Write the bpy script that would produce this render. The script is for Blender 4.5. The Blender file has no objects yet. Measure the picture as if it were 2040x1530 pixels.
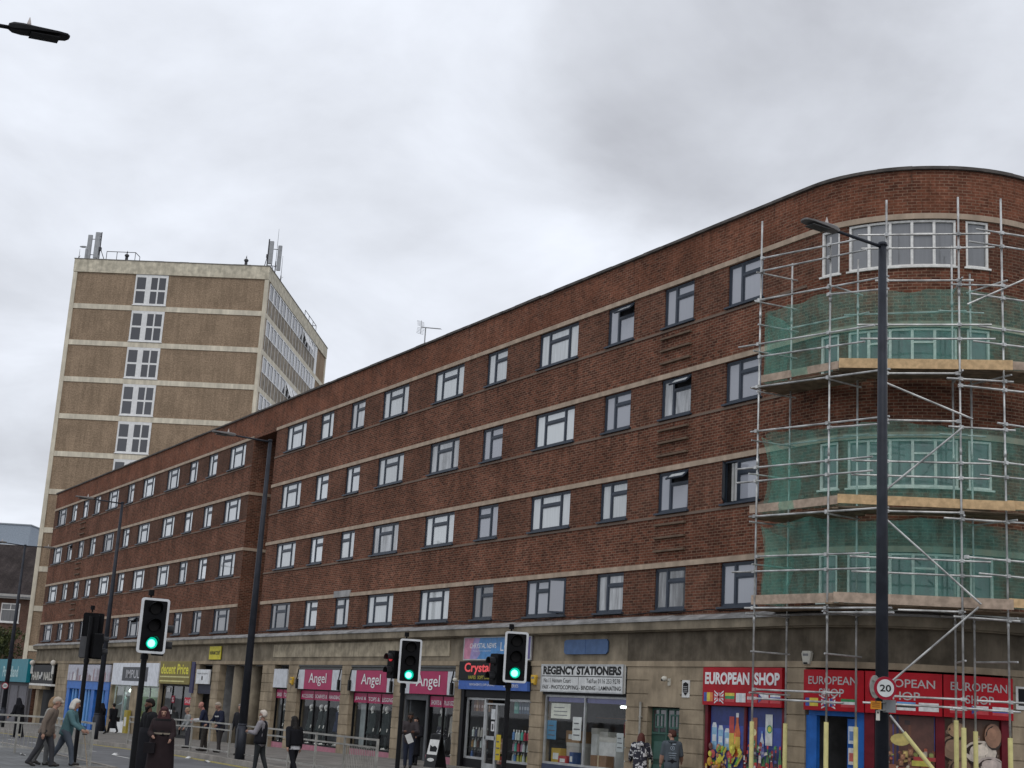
import bpy, math, random
import numpy as np
from mathutils import Vector, Matrix
random.seed(7)
SC = bpy.context.scene
COL = SC.collection
R = math.radians
# ------------------------------------------------------------------ camera
cam_d = bpy.data.cameras.new('camera'); cam = bpy.data.objects.new('camera', cam_d); COL.objects.link(cam)
cam_d.sensor_width = 36.0; cam_d.lens = 36.0*2871.5/2040
cam_d.clip_start = .1; cam_d.clip_end = 3000
rx = Vector((.50868421, .85897719, .0582972)); ux = Vector((.16259709, -.162342, .97324574)); fx = Vector((-.84545997, .48559578, .22224801))
mw = Matrix((rx, ux, -fx)).transposed().to_4x4(); mw.translation = Vector((0, -25.566, 1.5))
cam.matrix_world = mw
SC.camera = cam
# ------------------------------------------------------------------ world: overcast sky
SUN_EL, SUN_AZ = R(50), R(-150)
W = bpy.data.worlds.new("World"); SC.world = W; W.use_nodes = True
nt = W.node_tree; nt.nodes.clear(); N = nt.nodes.new; L = nt.links.new
def mth(tree, op, a, b=None, c=None, clamp=False):
    n = tree.nodes.new('ShaderNodeMath'); n.operation = op; n.use_clamp = clamp
    for i, v in enumerate((a, b, c)):
        if v is None: continue
        if hasattr(v, 'is_output'): tree.links.new(v, n.inputs[i])
        else: n.inputs[i].default_value = v
    return n.outputs[0]
def mixc(tree, f, a, b, mode='MIX'):
    n = tree.nodes.new('ShaderNodeMix'); n.data_type = 'RGBA'; n.blend_type = mode
    for s, v in ((n.inputs[0], f), (n.inputs[6], a), (n.inputs[7], b)):
        if hasattr(v, 'is_output'): tree.links.new(v, s)
        elif isinstance(v, (int, float)): s.default_value = v
        else: s.default_value = (*v[:3], 1)
    return n.outputs[2]
def noise(tree, vec, scale, detail=4, rough=.55, dist=0.):
    n = tree.nodes.new('ShaderNodeTexNoise'); n.inputs['Scale'].default_value = scale; n.inputs['Detail'].default_value = detail
    n.inputs['Roughness'].default_value = rough; n.inputs['Distortion'].default_value = dist
    if vec is not None: tree.links.new(vec, n.inputs['Vector'])
    return n.outputs['Fac']
def mapr(tree, v, a, b, c=0., d=1.):
    n = tree.nodes.new('ShaderNodeMapRange'); n.clamp = True; n.interpolation_type = 'SMOOTHSTEP'
    tree.links.new(v, n.inputs[0])
    for i, x in enumerate((a, b, c, d)): n.inputs[i+1].default_value = x
    return n.outputs[0]
sky = N('ShaderNodeTexSky'); sky.sky_type = 'NISHITA'; sky.sun_disc = False; sky.sun_elevation = SUN_EL; sky.sun_rotation = R(150)
b1 = N('ShaderNodeBackground'); b1.inputs[1].default_value = .08; L(sky.outputs[0], b1.inputs[0])
tc = N('ShaderNodeTexCoord'); sp = N('ShaderNodeSeparateXYZ'); L(tc.outputs['Generated'], sp.inputs[0])
den = mth(nt, 'ADD', mth(nt, 'MAXIMUM', sp.outputs[2], 0.), .30)
cb = N('ShaderNodeCombineXYZ'); L(mth(nt, 'DIVIDE', sp.outputs[0], den), cb.inputs[0]); L(mth(nt, 'DIVIDE', sp.outputs[1], den), cb.inputs[1]); L(mth(nt, 'MULTIPLY', sp.outputs[2], .6), cb.inputs[2])
mp = N('ShaderNodeMapping'); L(cb.outputs[0], mp.inputs[0]); mp.inputs['Location'].default_value = (3.1, 1.7, 0); mp.inputs['Rotation'].default_value = (0, 0, R(25))
n1 = noise(nt, mp.outputs[0], 1.1, 6, .5, .35)
n2 = noise(nt, mp.outputs[0], 2.7, 7, .55, .3)
cl = mth(nt, 'ADD', mth(nt, 'MULTIPLY', n1, .55), mth(nt, 'MULTIPLY', n2, .45))
# one broad heavy bank of cloud to the right and overhead, brighter gap towards the left
bank = mth(nt, 'ADD', mth(nt, 'MULTIPLY', sp.outputs[1], .618), mth(nt, 'MULTIPLY', sp.outputs[2], .454))
bank = mth(nt, 'ADD', bank, mth(nt, 'MULTIPLY', sp.outputs[0], -.643))
bank = mth(nt, 'ADD', bank, mth(nt, 'MULTIPLY', mth(nt, 'SUBTRACT', noise(nt, mp.outputs[0], 3.2, 6, .55), .5), .035))
cl = mth(nt, 'SUBTRACT', cl, mth(nt, 'MULTIPLY', mapr(nt, bank, .971, .990), .10))
ramp = N('ShaderNodeValToRGB'); L(cl, ramp.inputs[0])
e = ramp.color_ramp.elements; e[0].position = .25; e[0].color = (.40, .41, .445, 1); e[1].position = .60; e[1].color = (.86, .90, .98, 1)
m_ = e.new(.44); m_.color = (.64, .665, .72, 1)
b2 = N('ShaderNodeBackground'); b2.inputs[1].default_value = 1.0; L(ramp.outputs[0], b2.inputs[0])
mx = N('ShaderNodeMixShader'); mx.inputs[0].default_value = .93; L(b1.outputs[0], mx.inputs[1]); L(b2.outputs[0], mx.inputs[2])
wo = N('ShaderNodeOutputWorld'); L(mx.outputs[0], wo.inputs[0])
# ------------------------------------------------------------------ sun (veiled by cloud)
sd = bpy.data.lights.new('sun', 'SUN'); sd.energy = .6; sd.angle = R(25); sd.color = (1, .96, .9)
so = bpy.data.objects.new('sun', sd); COL.objects.link(so); so.rotation_euler = (R(40), 0, R(60)); so.location = (0, -40, 60)
vs = SC.view_settings; vs.view_transform = 'Standard'; vs.look = 'None'; vs.exposure = .25; vs.gamma = 1; vs.use_curve_mapping = False

# ================================================================== materials
def newmat(name):
    m = bpy.data.materials.new(name); m.use_nodes = True; t = m.node_tree; return m, t, t.nodes['Principled BSDF']
MATS = {}
def mat(name, col, rough=.6, metal=0., var=.18, scale=3., spec=.18, streak=0., bump=0.):
    if name in MATS: return MATS[name]
    m, t, b = newmat(name); MATS[name] = m
    b.inputs['Roughness'].default_value = rough; b.inputs['Metallic'].default_value = metal; b.inputs['Specular IOR Level'].default_value = spec
    g = t.nodes.new('ShaderNodeTexCoord'); o = g.outputs['Object']
    f = noise(t, o, scale, 5, .6)
    v = mapr(t, f, .3, .7, 1-var, 1+var)
    if streak:
        mpn = t.nodes.new('ShaderNodeMapping'); mpn.inputs['Scale'].default_value = (2.2, 2.2, .3); t.links.new(o, mpn.inputs[0])
        v = mth(t, 'MULTIPLY', v, mapr(t, noise(t, mpn.outputs[0], 1.3, 5, .65), .35, .7, 1-streak, 1.08))
    vm = t.nodes.new('ShaderNodeVectorMath'); vm.operation = 'SCALE'; vm.inputs[0].default_value = col; t.links.new(v, vm.inputs['Scale'])
    t.links.new(vm.outputs[0], b.inputs['Base Color'])
    if bump:
        bn = t.nodes.new('ShaderNodeBump'); bn.inputs['Strength'].default_value = bump; bn.inputs['Distance'].default_value = .02
        t.links.new(noise(t, o, scale*8, 4, .6), bn.inputs['Height']); t.links.new(bn.outputs[0], b.inputs['Normal'])
    return m
def emit(name, col, s):
    if name in MATS: return MATS[name]
    m, t, b = newmat(name); MATS[name] = m
    b.inputs['Base Color'].default_value = (*[c*.3 for c in col], 1); b.inputs['Emission Color'].default_value = (*col, 1); b.inputs['Emission Strength'].default_value = s
    return m
def printed():
    if 'printed' in MATS: return MATS['printed']
    m, t, b = newmat('printed'); MATS['printed'] = m
    a = t.nodes.new('ShaderNodeAttribute'); a.attribute_name = 'Col'
    g = t.nodes.new('ShaderNodeTexCoord')
    c = mixc(t, .5, a.outputs['Color'], mixc(t, 1., a.outputs['Color'], mapcol(t, noise(t, g.outputs['Object'], 6, 4)), 'MULTIPLY'))
    t.links.new(c, b.inputs['Base Color']); b.inputs['Roughness'].default_value = .45
    return m
def mapcol(t, f, lo=.6, hi=1.25):
    v = mapr(t, f, .3, .7, lo, hi); c = t.nodes.new('ShaderNodeCombineXYZ')
    for i in range(3): t.links.new(v, c.inputs[i])
    return c.outputs[0]
def brick(name, c1, c2, cm, bw=.235, rh=.083, parapet=None, rows=None, big=.25, ms=.008):
    m, t, b = newmat(name)
    uv = t.nodes.new('ShaderNodeUVMap'); u = uv.outputs[0]
    br = t.nodes.new('ShaderNodeTexBrick'); t.links.new(u, br.inputs['Vector'])
    br.inputs['Scale'].default_value = 1; br.inputs['Brick Width'].default_value = bw; br.inputs['Row Height'].default_value = rh
    br.inputs['Mortar Size'].default_value = ms; br.inputs['Mortar Smooth'].default_value = .25; br.inputs['Bias'].default_value = -.1
    br.inputs['Color1'].default_value = (*c1, 1); br.inputs['Color2'].default_value = (*c2, 1); br.inputs['Mortar'].default_value = (*cm, 1)
    col = br.outputs['Color']
    s2 = t.nodes.new('ShaderNodeSeparateXYZ'); t.links.new(u, s2.inputs[0])
    ng = noise(t, u, .55, 6, .6)
    if parapet:
        f = mth(t, 'MULTIPLY', mapr(t, s2.outputs[1], 14.86, 14.95), mapr(t, noise(t, u, 1.3, 6, .7), .36, .62, .05, .62))
        col = mixc(t, f, col, mixc(t, .75, col, parapet))
        # weathered red patches scattered below
        f2 = mapr(t, noise(t, u, .8, 7, .75), .60, .70, 0, .55)
        col = mixc(t, f2, col, mixc(t, .6, col, parapet))
    if rows:
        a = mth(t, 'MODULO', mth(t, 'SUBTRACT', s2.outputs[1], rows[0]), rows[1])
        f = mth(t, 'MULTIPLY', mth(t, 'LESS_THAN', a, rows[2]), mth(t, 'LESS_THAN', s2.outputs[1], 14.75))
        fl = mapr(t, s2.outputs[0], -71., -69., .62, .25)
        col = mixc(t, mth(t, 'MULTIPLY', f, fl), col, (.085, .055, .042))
        # rain streaks and soot that run down below the sills and the coping
        msn = t.nodes.new('ShaderNodeMapping'); msn.inputs['Scale'].default_value = (4.5, .12, 1); t.links.new(u, msn.inputs[0])
        sn = mapr(t, noise(t, msn.outputs[0], 1.0, 4, .6), .54, .70)
        low = mth(t, 'MULTIPLY', mapr(t, a, 1.75, 2.85), mth(t, 'LESS_THAN', s2.outputs[1], 14.75))
        top = mapr(t, s2.outputs[1], 15.2, 16.0)
        col = mixc(t, mth(t, 'MULTIPLY', sn, mth(t, 'MULTIPLY', mth(t, 'MAXIMUM', low, top), .62)), col, (.035, .024, .020))
        pale = mth(t, 'MULTIPLY', mapr(t, noise(t, u, 1.9, 5, .75), .64, .72), .2)
        col = mixc(t, pale, col, (.26, .19, .15))
    mpn = t.nodes.new('ShaderNodeMapping'); mpn.inputs['Scale'].default_value = (2.6, .22, 1); t.links.new(u, mpn.inputs[0])
    st = mapr(t, noise(t, mpn.outputs[0], 1.2, 5, .65), .35, .68, .84, 1.06)
    v = mth(t, 'MULTIPLY', mapr(t, ng, .3, .7, 1-big, 1+big), st)
    fine = mapr(t, noise(t, u, 9, 3, .6), .3, .7, .8, 1.2)
    v = mth(t, 'MULTIPLY', v, fine)
    cv = t.nodes.new('ShaderNodeCombineXYZ'); [t.links.new(v, cv.inputs[i]) for i in range(3)]
    col = mixc(t, 1., col, cv.outputs[0], 'MULTIPLY')
    t.links.new(col, b.inputs['Base Color']); b.inputs['Roughness'].default_value = .9; b.inputs['Specular IOR Level'].default_value = .06
    bn = t.nodes.new('ShaderNodeBump'); bn.inputs['Strength'].default_value = .5; bn.inputs['Distance'].default_value = .01; bn.invert = True
    t.links.new(br.outputs['Fac'], bn.inputs['Height']); t.links.new(bn.outputs[0], b.inputs['Normal'])
    return m
def pane_mat(name, lo, hi, tint=(1, 1, 1), folds=True, ior=1.75, scale=9):
    # window glass with a curtain or a dim room right behind it
    m, t, b = newmat(name); MATS[name] = m
    g = t.nodes.new('ShaderNodeTexCoord'); oi = t.nodes.new('ShaderNodeObjectInfo')
    mpn = t.nodes.new('ShaderNodeMapping'); mpn.inputs['Scale'].default_value = (scale, scale, .5); t.links.new(g.outputs['Object'], mpn.inputs[0])
    f = noise(t, mpn.outputs[0], 1.5, 4, .6)
    f = mth(t, 'ADD', mth(t, 'MULTIPLY', f, .6 if folds else .15), mth(t, 'MULTIPLY', oi.outputs['Random'], .4))
    c = mixc(t, mapr(t, f, .2, .75), [lo*x for x in tint], [hi*x for x in tint])
    t.links.new(c, b.inputs['Base Color']); b.inputs['Roughness'].default_value = .9; b.inputs['Specular IOR Level'].default_value = 0
    b.inputs['Coat Weight'].default_value = 1; b.inputs['Coat Roughness'].default_value = .02; b.inputs['Coat IOR'].default_value = ior
    return m
def glass_mat():
    m, t, b = newmat('shop_glass'); o = t.nodes['Material Output']; t.nodes.remove(b)
    tr = t.nodes.new('ShaderNodeBsdfTransparent'); tr.inputs[0].default_value = (.95, .97, .96, 1)
    gl = t.nodes.new('ShaderNodeBsdfGlossy'); gl.inputs['Roughness'].default_value = .02
    lw = t.nodes.new('ShaderNodeLayerWeight'); fa = mth(t, 'ADD', mth(t, 'MULTIPLY', mth(t, 'POWER', lw.outputs['Facing'], 5.), .9), .05)
    ms = t.nodes.new('ShaderNodeMixShader'); t.links.new(fa, ms.inputs[0]); t.links.new(tr.outputs[0], ms.inputs[1]); t.links.new(gl.outputs[0], ms.inputs[2])
    t.links.new(ms.outputs[0], o.inputs[0]); return m
def net_mat():
    m, t, b = newmat('debris_net'); o = t.nodes['Material Output']
    g = t.nodes.new('ShaderNodeTexCoord')
    nmp = t.nodes.new('ShaderNodeMapping'); nmp.inputs['Scale'].default_value = (2.6, 2.6, .8); t.links.new(g.outputs['Object'], nmp.inputs[0])
    b.inputs['Base Color'].default_value = (.22, .62, .52, 1); b.inputs['Roughness'].default_value = .8; b.inputs['Specular IOR Level'].default_value = .1
    tl = t.nodes.new('ShaderNodeBsdfTranslucent'); tl.inputs[0].default_value = (.26, .74, .62, 1)
    mm = t.nodes.new('ShaderNodeMixShader'); mm.inputs[0].default_value = .45; t.links.new(b.outputs[0], mm.inputs[1]); t.links.new(tl.outputs[0], mm.inputs[2])
    tr = t.nodes.new('ShaderNodeBsdfTransparent'); tr.inputs[0].default_value = (.90, .985, .955, 1)
    ms = t.nodes.new('ShaderNodeMixShader'); t.links.new(mapr(t, noise(t, nmp.outputs[0], 1.6, 5, .6, .4), .32, .68, .16, .33), ms.inputs[0])
    t.links.new(tr.outputs[0], ms.inputs[1]); t.links.new(mm.outputs[0], ms.inputs[2]); t.links.new(ms.outputs[0], o.inputs[0])
    return m
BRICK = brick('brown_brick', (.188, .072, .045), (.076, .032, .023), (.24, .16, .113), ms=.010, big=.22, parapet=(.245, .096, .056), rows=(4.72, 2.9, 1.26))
TBRICK = brick('buff_brick', (.32, .235, .16), (.275, .20, .135), (.33, .25, .18), big=.12)
HBRICK = brick('old_red_brick', (.15, .085, .065), (.12, .07, .055), (.16, .12, .1))
TILE = brick('roof_tile', (.06, .05, .048), (.048, .04, .04), (.03, .025, .025), bw=.3, rh=.2)
STONE = mat('stone', (.315, .255, .18), .85, 0, .25, 1.1, .06, .14, .3)
STONE_D = mat('stone_weathered', (.225, .19, .14), .85, 0, .32, 1.1, .06, .15, .3)
STONE_B = mat('string_course_stone', (.42, .33, .25), .85, 0, .15, 2, .2, .15)
LEAD = mat('lead_flashing', (.29, .285, .28), .55, .1, .3, 2.2)
SLATE = mat('slate_blue_frame', (.042, .053, .072), .4, 0, .1, 3)
WHITE = mat('white_paint', (.74, .74, .73), .5, 0, .08, 3)
WHITE_P = mat('peeling_white_paint', (.76, .75, .72), .6, 0, .14, 9)
CREAM = mat('cream_concrete', (.66, .60, .48), .8, 0, .12, .8, .3, .18)
BLACK = mat('black_paint', (.007, .007, .008), .5, 0, .2, 4, .15)
DARK = mat('dark_interior', (.035, .035, .038), .9, 0, .3, 2)
SHOPWALL = mat('shop_interior', (.20, .20, .20), .9, 0, .3, 1.5)
TUBE = mat('galvanised_tube', (.47, .47, .46), .45, .5, .4, 2.3)
RAIL = mat('galvanised_rail', (.35, .34, .31), .5, .5, .2, 4)
POST_C = mat('dark_grey_post', (.030, .033, .042), .5, .1, .2, 3)
TIMBER = mat('new_timber', (.58, .40, .22), .75, 0, .2, 7)
TIMBER_G = mat('weathered_timber', (.40, .31, .24), .8, 0, .25, 5)
BOARD = mat('scaffold_board', (.22, .17, .12), .85, 0, .35, 4)
FOAM = mat('yellow_foam_sleeve', (.66, .60, .27), .8, 0, .1, 5)
ALU = mat('aluminium_frame', (.42, .43, .43), .4, .4, .15, 4)
RED = mat('red_board', (.36, .008, .016), .4, 0, .12, 2)
DRED = mat('dark_red_paint', (.13, .012, .02), .5, 0, .2, 3)
BLUE = mat('blue_paint', (.02, .12, .42), .45, 0, .15, 3)
MAGENTA = mat('magenta_board', (.36, .02, .09), .4, 0, .1, 2)
TEAL = mat('teal_board', (.012, .19, .24), .4, 0, .1, 2)
ASPHALT = mat('asphalt', (.13, .131, .135), .9, 0, .2, .6, .2, 0, .4)
GLASS = glass_mat(); NET = net_mat(); PRINT = printed()
P_BRIGHT = pane_mat('pane_net_curtain', .42, .70, (.95, 1, 1.01))
P_MID = pane_mat('pane_grey_blind', .34, .52, (.93, .97, 1.08), False)
P_CURT = pane_mat('pane_open_curtains', .07, .72, (.97, 1, 1.02), scale=3.2)
P_DARK = pane_mat('pane_dim_room', .03, .14, (1, 1, 1.05))
P_STEEL = pane_mat('pane_old_glass', .12, .30, (1, 1.03, 1.08), False)
P_TOWER = pane_mat('pane_tower', .06, .11, (.95, .97, 1.1), False, 1.6)
def plain(col, rough=.6, name=None, var=.12):
    n = name or 'paint_%02x%02x%02x_%d' % (int(col[0]*255), int(col[1]*255), int(col[2]*255), int(rough*10))
    return mat(n, col, rough, 0, var, 4)

# ================================================================== mesh helpers
ARC0, ARCR, CX, CY = -28.6, 4.0, -28.6, 4.0
ARC1 = ARC0 + ARCR*math.pi/2
def P(s, d=0., z=0.):
    """point on the street front: s metres along it (equal to X on the straight part), d metres out of the wall, z up"""
    if s <= ARC0: return (s, -d, z)
    if s <= ARC1:
        a = (s-ARC0)/ARCR; return (CX+(ARCR+d)*math.sin(a), CY-(ARCR+d)*math.cos(a), z)
    return (CX+ARCR+d, CY+(s-ARC1), z)
def ssteps(s0, s1, st=.22):
    xs = [s0]
    lo, hi = max(s0, ARC0), min(s1, ARC1)
    if hi > lo:
        n = max(1, math.ceil((hi-lo)/st)); xs += [lo+(hi-lo)*i/n for i in range(n+1)]
    xs.append(s1); out = []
    for x in xs:
        if not out or x-out[-1] > 1e-5: out.append(x)
    return out
class M:
    def __init__(s): s.v = []; s.f = []; s.mi = []; s.col = []; s.uv = []
    def face(s, pts, mi=0, col=None, uv=None):
        i = len(s.v); s.v += [tuple(p) for p in pts]; s.f.append(tuple(range(i, i+len(pts)))); s.mi.append(mi); s.col.append(col); s.uv.append(uv)
    def box(s, x0, x1, y0, y1, z0, z1, mi=0, col=None):
        p = [(x0,y0,z0),(x1,y0,z0),(x1,y1,z0),(x0,y1,z0),(x0,y0,z1),(x1,y0,z1),(x1,y1,z1),(x0,y1,z1)]
        s.hexa(p, mi, col); return s
    def hexa(s, p, mi=0, col=None):
        i = len(s.v); s.v += [tuple(q) for q in p]
        for f in ((3,2,1,0),(4,5,6,7),(0,1,5,4),(1,2,6,5),(2,3,7,6),(3,0,4,7)):
            s.f.append(tuple(i+k for k in f)); s.mi.append(mi); s.col.append(col); s.uv.append(None)
    def obox(s, a, b, w, h, mi=0, col=None, up=(0,0,1)):
        """bar of width w and height h from a to b"""
        a = Vector(a); b = Vector(b); d = (b-a).normalized(); u = Vector(up); sd = d.cross(u)
        if sd.length < 1e-4: sd = d.cross(Vector((1,0,0)))
        sd.normalize(); u = sd.cross(d).normalized(); sd *= w/2; u *= h/2
        s.hexa([a-sd-u, b-sd-u, b+sd-u, a+sd-u, a-sd+u, b-sd+u, b+sd+u, a+sd+u], mi, col)
    def sbox(s, s0, s1, d0, d1, z0, z1, mi=0, col=None):
        xs = ssteps(s0, s1)
        if len(xs) == 2:
            s.hexa([P(s0,d1,z0),P(s1,d1,z0),P(s1,d0,z0),P(s0,d0,z0),P(s0,d1,z1),P(s1,d1,z1),P(s1,d0,z1),P(s0,d0,z1)], mi, col); return s
        i = len(s.v); n = len(xs)
        for x in xs: s.v += [P(x,d1,z0), P(x,d1,z1), P(x,d0,z1), P(x,d0,z0)]
        for k in range(n-1):
            a = i+4*k; b = a+4
            for q in ((a,b,b+1,a+1),(a+1,b+1,b+2,a+2),(a+2,b+2,b+3,a+3),(a+3,b+3,b,a)):
                s.f.append(q); s.mi.append(mi); s.col.append(col); s.uv.append(None)
        for q in ((i,i+1,i+2,i+3), tuple(i+4*(n-1)+k for k in (3,2,1,0))):
            s.f.append(q); s.mi.append(mi); s.col.append(col); s.uv.append(None)
        return s
    def tube(s, a, b, r, r2=None, n=8, mi=0, col=None, cap=True):
        r2 = r if r2 is None else r2; a = Vector(a); b = Vector(b); d = (b-a)
        if d.length < 1e-6: return
        d.normalize(); u = d.orthogonal().normalized(); w = d.cross(u); i = len(s.v)
        for c, q in ((a, r), (b, r2)):
            for k in range(n):
                t = 2*math.pi*k/n; s.v.append(tuple(c+(u*math.cos(t)+w*math.sin(t))*q))
        for k in range(n):
            s.f.append((i+k, i+(k+1)%n, i+n+(k+1)%n, i+n+k)); s.mi.append(mi); s.col.append(col); s.uv.append(None)
        if cap:
            s.f.append(tuple(i+k for k in reversed(range(n)))); s.f.append(tuple(i+n+k for k in range(n))); s.mi += [mi]*2; s.col += [col]*2; s.uv += [None]*2
        return s
    def loft(s, rings, mi=0, col=None, cap=True):
        i = len(s.v); n = len(rings[0])
        for r in rings: s.v += [tuple(p) for p in r]
        for j in range(len(rings)-1):
            for k in range(n):
                a = i+j*n+k; b = i+j*n+(k+1)%n; s.f.append((a, b, b+n, a+n)); s.mi.append(mi); s.col.append(col); s.uv.append(None)
        if cap:
            s.f.append(tuple(i+k for k in reversed(range(n)))); s.f.append(tuple(i+(len(rings)-1)*n+k for k in range(n))); s.mi += [mi]*2; s.col += [col]*2; s.uv += [None]*2
    def ell(s, c, r, seg=12, rg=8, mi=0, col=None, rot=None, z0=-1., z1=1.):
        rings = []
        t0, t1 = math.asin(z0), math.asin(z1)
        for j in range(rg+1):
            t = t0+(t1-t0)*j/rg; ct = max(math.cos(t), .02); ring = []
            for k in range(seg):
                a = 2*math.pi*k/seg; q = Vector((r[0]*ct*math.cos(a), r[1]*ct*math.sin(a), r[2]*math.sin(t)))
                if rot: q = rot @ q
                ring.append(tuple(Vector(c)+q))
            rings.append(ring)
        s.loft(rings, mi, col); return s
    def prism(s, pts, ext, mi=0, col=None):
        """extrude a planar outline by the vector ext"""
        e = Vector(ext); n = len(pts); a = [Vector(p) for p in pts]; b = [p+e for p in a]
        s.face(a, mi, col); s.face(list(reversed(b)), mi, col)
        for k in range(n): s.face([a[k], b[k], b[(k+1)%n], a[(k+1)%n]], mi, col)
    def build(s, name, mats, parent=None, smooth=False, loc=None):
        me = bpy.data.meshes.new(name); me.from_pydata(s.v, [], s.f)
        if not isinstance(mats, (list, tuple)): mats = [mats]
        for m in mats: me.materials.append(m)
        if len(mats) > 1: me.polygons.foreach_set('material_index', s.mi)
        if smooth: me.polygons.foreach_set('use_smooth', [True]*len(s.f))
        if any(c is not None for c in s.col):
            ca = me.color_attributes.new('Col', 'FLOAT_COLOR', 'CORNER'); i = 0
            for f, c in zip(s.f, s.col):
                for _ in f: ca.data[i].color = (*(c or (.5, .5, .5)), 1); i += 1
        if any(u is not None for u in s.uv):
            ul = me.uv_layers.new(name='UVMap'); i = 0
            for f, u in zip(s.f, s.uv):
                for k in range(len(f)): ul.data[i].uv = u[k] if u else (0, 0); i += 1
        me.update()
        o = bpy.data.objects.new(name, me); COL.objects.link(o)
        if parent: o.parent = parent
        if loc: o.location = loc
        return o
def tag(o, label=None, cat=None, group=None, kind=None):
    for k, v in (('label', label), ('category', cat), ('group', group), ('kind', kind)):
        if v: o[k] = v
    return o
def thing(name, label, cat, loc=(0,0,0), rz=0., group=None):
    o = bpy.data.objects.new(name, None); COL.objects.link(o); o.location = loc; o.rotation_euler = (0,0,rz); o.empty_display_size = .3
    return tag(o, label, cat, group)
def copy_thing(root, loc=None, rz=None, label=None, group=None):
    def cp(o, par):
        c = o.copy(); COL.objects.link(c); c.parent = par
        for ch in list(o.children): cp(ch, c)
        return c
    c = cp(root, None)
    if loc is not None: c.location = loc
    if rz is not None: c.rotation_euler = (0,0,rz)
    if label: c['label'] = label
    if group: c['group'] = group
    return c
def text_geo(body, bold=0.):
    c = bpy.data.curves.new('lettering', 'FONT'); c.body = body; c.resolution_u = 3; c.offset = bold
    o = bpy.data.objects.new('lettering', c); COL.objects.link(o)
    dg = bpy.context.evaluated_depsgraph_get(); me = bpy.data.meshes.new_from_object(o.evaluated_get(dg))
    v = [tuple(q.co) for q in me.vertices]; f = [tuple(p.vertices) for p in me.polygons]
    bpy.data.objects.remove(o); bpy.data.curves.remove(c); bpy.data.meshes.remove(me)
    return v, f
def text_map(body, fn, w, h, m, parent=None, bold=0., name='lettering', shear=0.):
    """lettering stretched to w by h metres and laid on the surface fn(x, z)"""
    v, f = text_geo(body, bold)
    x0 = min(p[0] for p in v); x1 = max(p[0] for p in v); y0 = min(p[1] for p in v); y1 = max(p[1] for p in v)
    vv = [fn((p[0]-x0)/(x1-x0)*w+shear*(p[1]-y0), (p[1]-y0)/(y1-y0)*h) for p in v]
    me = bpy.data.meshes.new(name); me.from_pydata(vv, [], f); me.materials.append(m); me.update()
    o = bpy.data.objects.new(name, me); COL.objects.link(o)
    if parent: o.parent = parent
    return o
def stext(body, s0, s1, z0, z1, d, m, parent, bold=0., shear=0.):
    return text_map(body, lambda x, z: P(s0+x, d, z0+z), s1-s0, z1-z0, m, parent, bold, 'lettering', shear)
def zg(x):
    return -.45 - .015*max(0., -50.-max(x, -135.))
# ================================================================== the setting: road, pavements, kerb
def sheet(name, xs, ys, dz, m, kind='structure'):
    b = M()
    for i in range(len(xs)-1):
        for j in range(len(ys)-1):
            q = [(xs[i],ys[j]),(xs[i+1],ys[j]),(xs[i+1],ys[j+1]),(xs[i],ys[j+1])]
            b.face([(x, y, zg(x)+dz) for x, y in q], 0, None, q)
    return tag(b.build(name, m), kind=kind)
def paving_mat(name, col, joint, w, h):
    m, t, b = newmat(name); uv = t.nodes.new('ShaderNodeUVMap')
    br = t.nodes.new('ShaderNodeTexBrick'); t.links.new(uv.outputs[0], br.inputs['Vector']); br.inputs['Scale'].default_value = 1
    br.inputs['Brick Width'].default_value = w; br.inputs['Row Height'].default_value = h; br.inputs['Mortar Size'].default_value = .015
    br.inputs['Color1'].default_value = (*col, 1); br.inputs['Color2'].default_value = (*[c*.8 for c in col], 1); br.inputs['Mortar'].default_value = (*joint, 1)
    c = mixc(t, 1., br.outputs['Color'], mapcol(t, noise(t, uv.outputs[0], .7, 6, .7), .7, 1.2), 'MULTIPLY')
    t.links.new(c, b.inputs['Base Color']); b.inputs['Roughness'].default_value = .8; return m
PAVE = paving_mat('paving_slabs', (.20, .185, .165), (.09, .085, .08), .9, .6)
PAVE2 = paving_mat('grey_paving', (.15, .155, .155), (.07, .07, .07), .6, .4)
big = [-900, -300, -135, -100, -70, -50, -20, 20, 300]
sheet('road', big, [-600, -200, -60, -30, -14, -9, 0, 30, 200, 700], -.12, ASPHALT)
sheet('pavement', [-300, -135, -100, -70, -50, -19], [-9.0, 0, 40], 0., PAVE)
sheet('pavement_near', [-300, -135, -100, -70, -50, -37.9], [-45, -14.9], 0., PAVE2)
sheet('pavement_corner', [-37.9, -20, 12], [-45, -15.9], 0., PAVE2)
k = M()
def kerb(pts, w=.16, h=.02):
    for a, b in zip(pts, pts[1:]):
        k.obox((*a, zg(a[0])-.12), (*b, zg(b[0])-.12), w, .29)
kx = [-300, -135, -100, -70, -50, -19]
kerb([(x, -9.08) for x in kx]); kerb([(-18.92, -9.16), (-18.92, 40)]); kerb([(x, -14.82) for x in kx[:-1]]+[(-37.82, -14.82)]); kerb([(-37.82, -14.9), (-37.82, -15.82), (12, -15.82)])
tag(k.build('kerb', mat('kerb_stone', (.27, .25, .225), .85, 0, .2, 2)), kind='structure')
# painted lines: double yellow along the far kerb, white lane dashes
k = M()
for y in (-9.42, -9.62):
    for a, b in zip(kx, kx[1:]): k.obox((a, y, zg(a)-.116), (b, y, zg(b)-.116), .07, .004)
tag(k.build('yellow_lines', plain((.45, .36, .06), .7)), kind='structure')
k = M()
for i in range(40):
    x = -34-i*4.; k.obox((x, -12.1, zg(x)-.115), (x-1.6, -12.1, zg(x-1.6)-.115), .1, .004)
tag(k.build('lane_lines', plain((.5, .5, .48), .7)), kind='structure')

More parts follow.
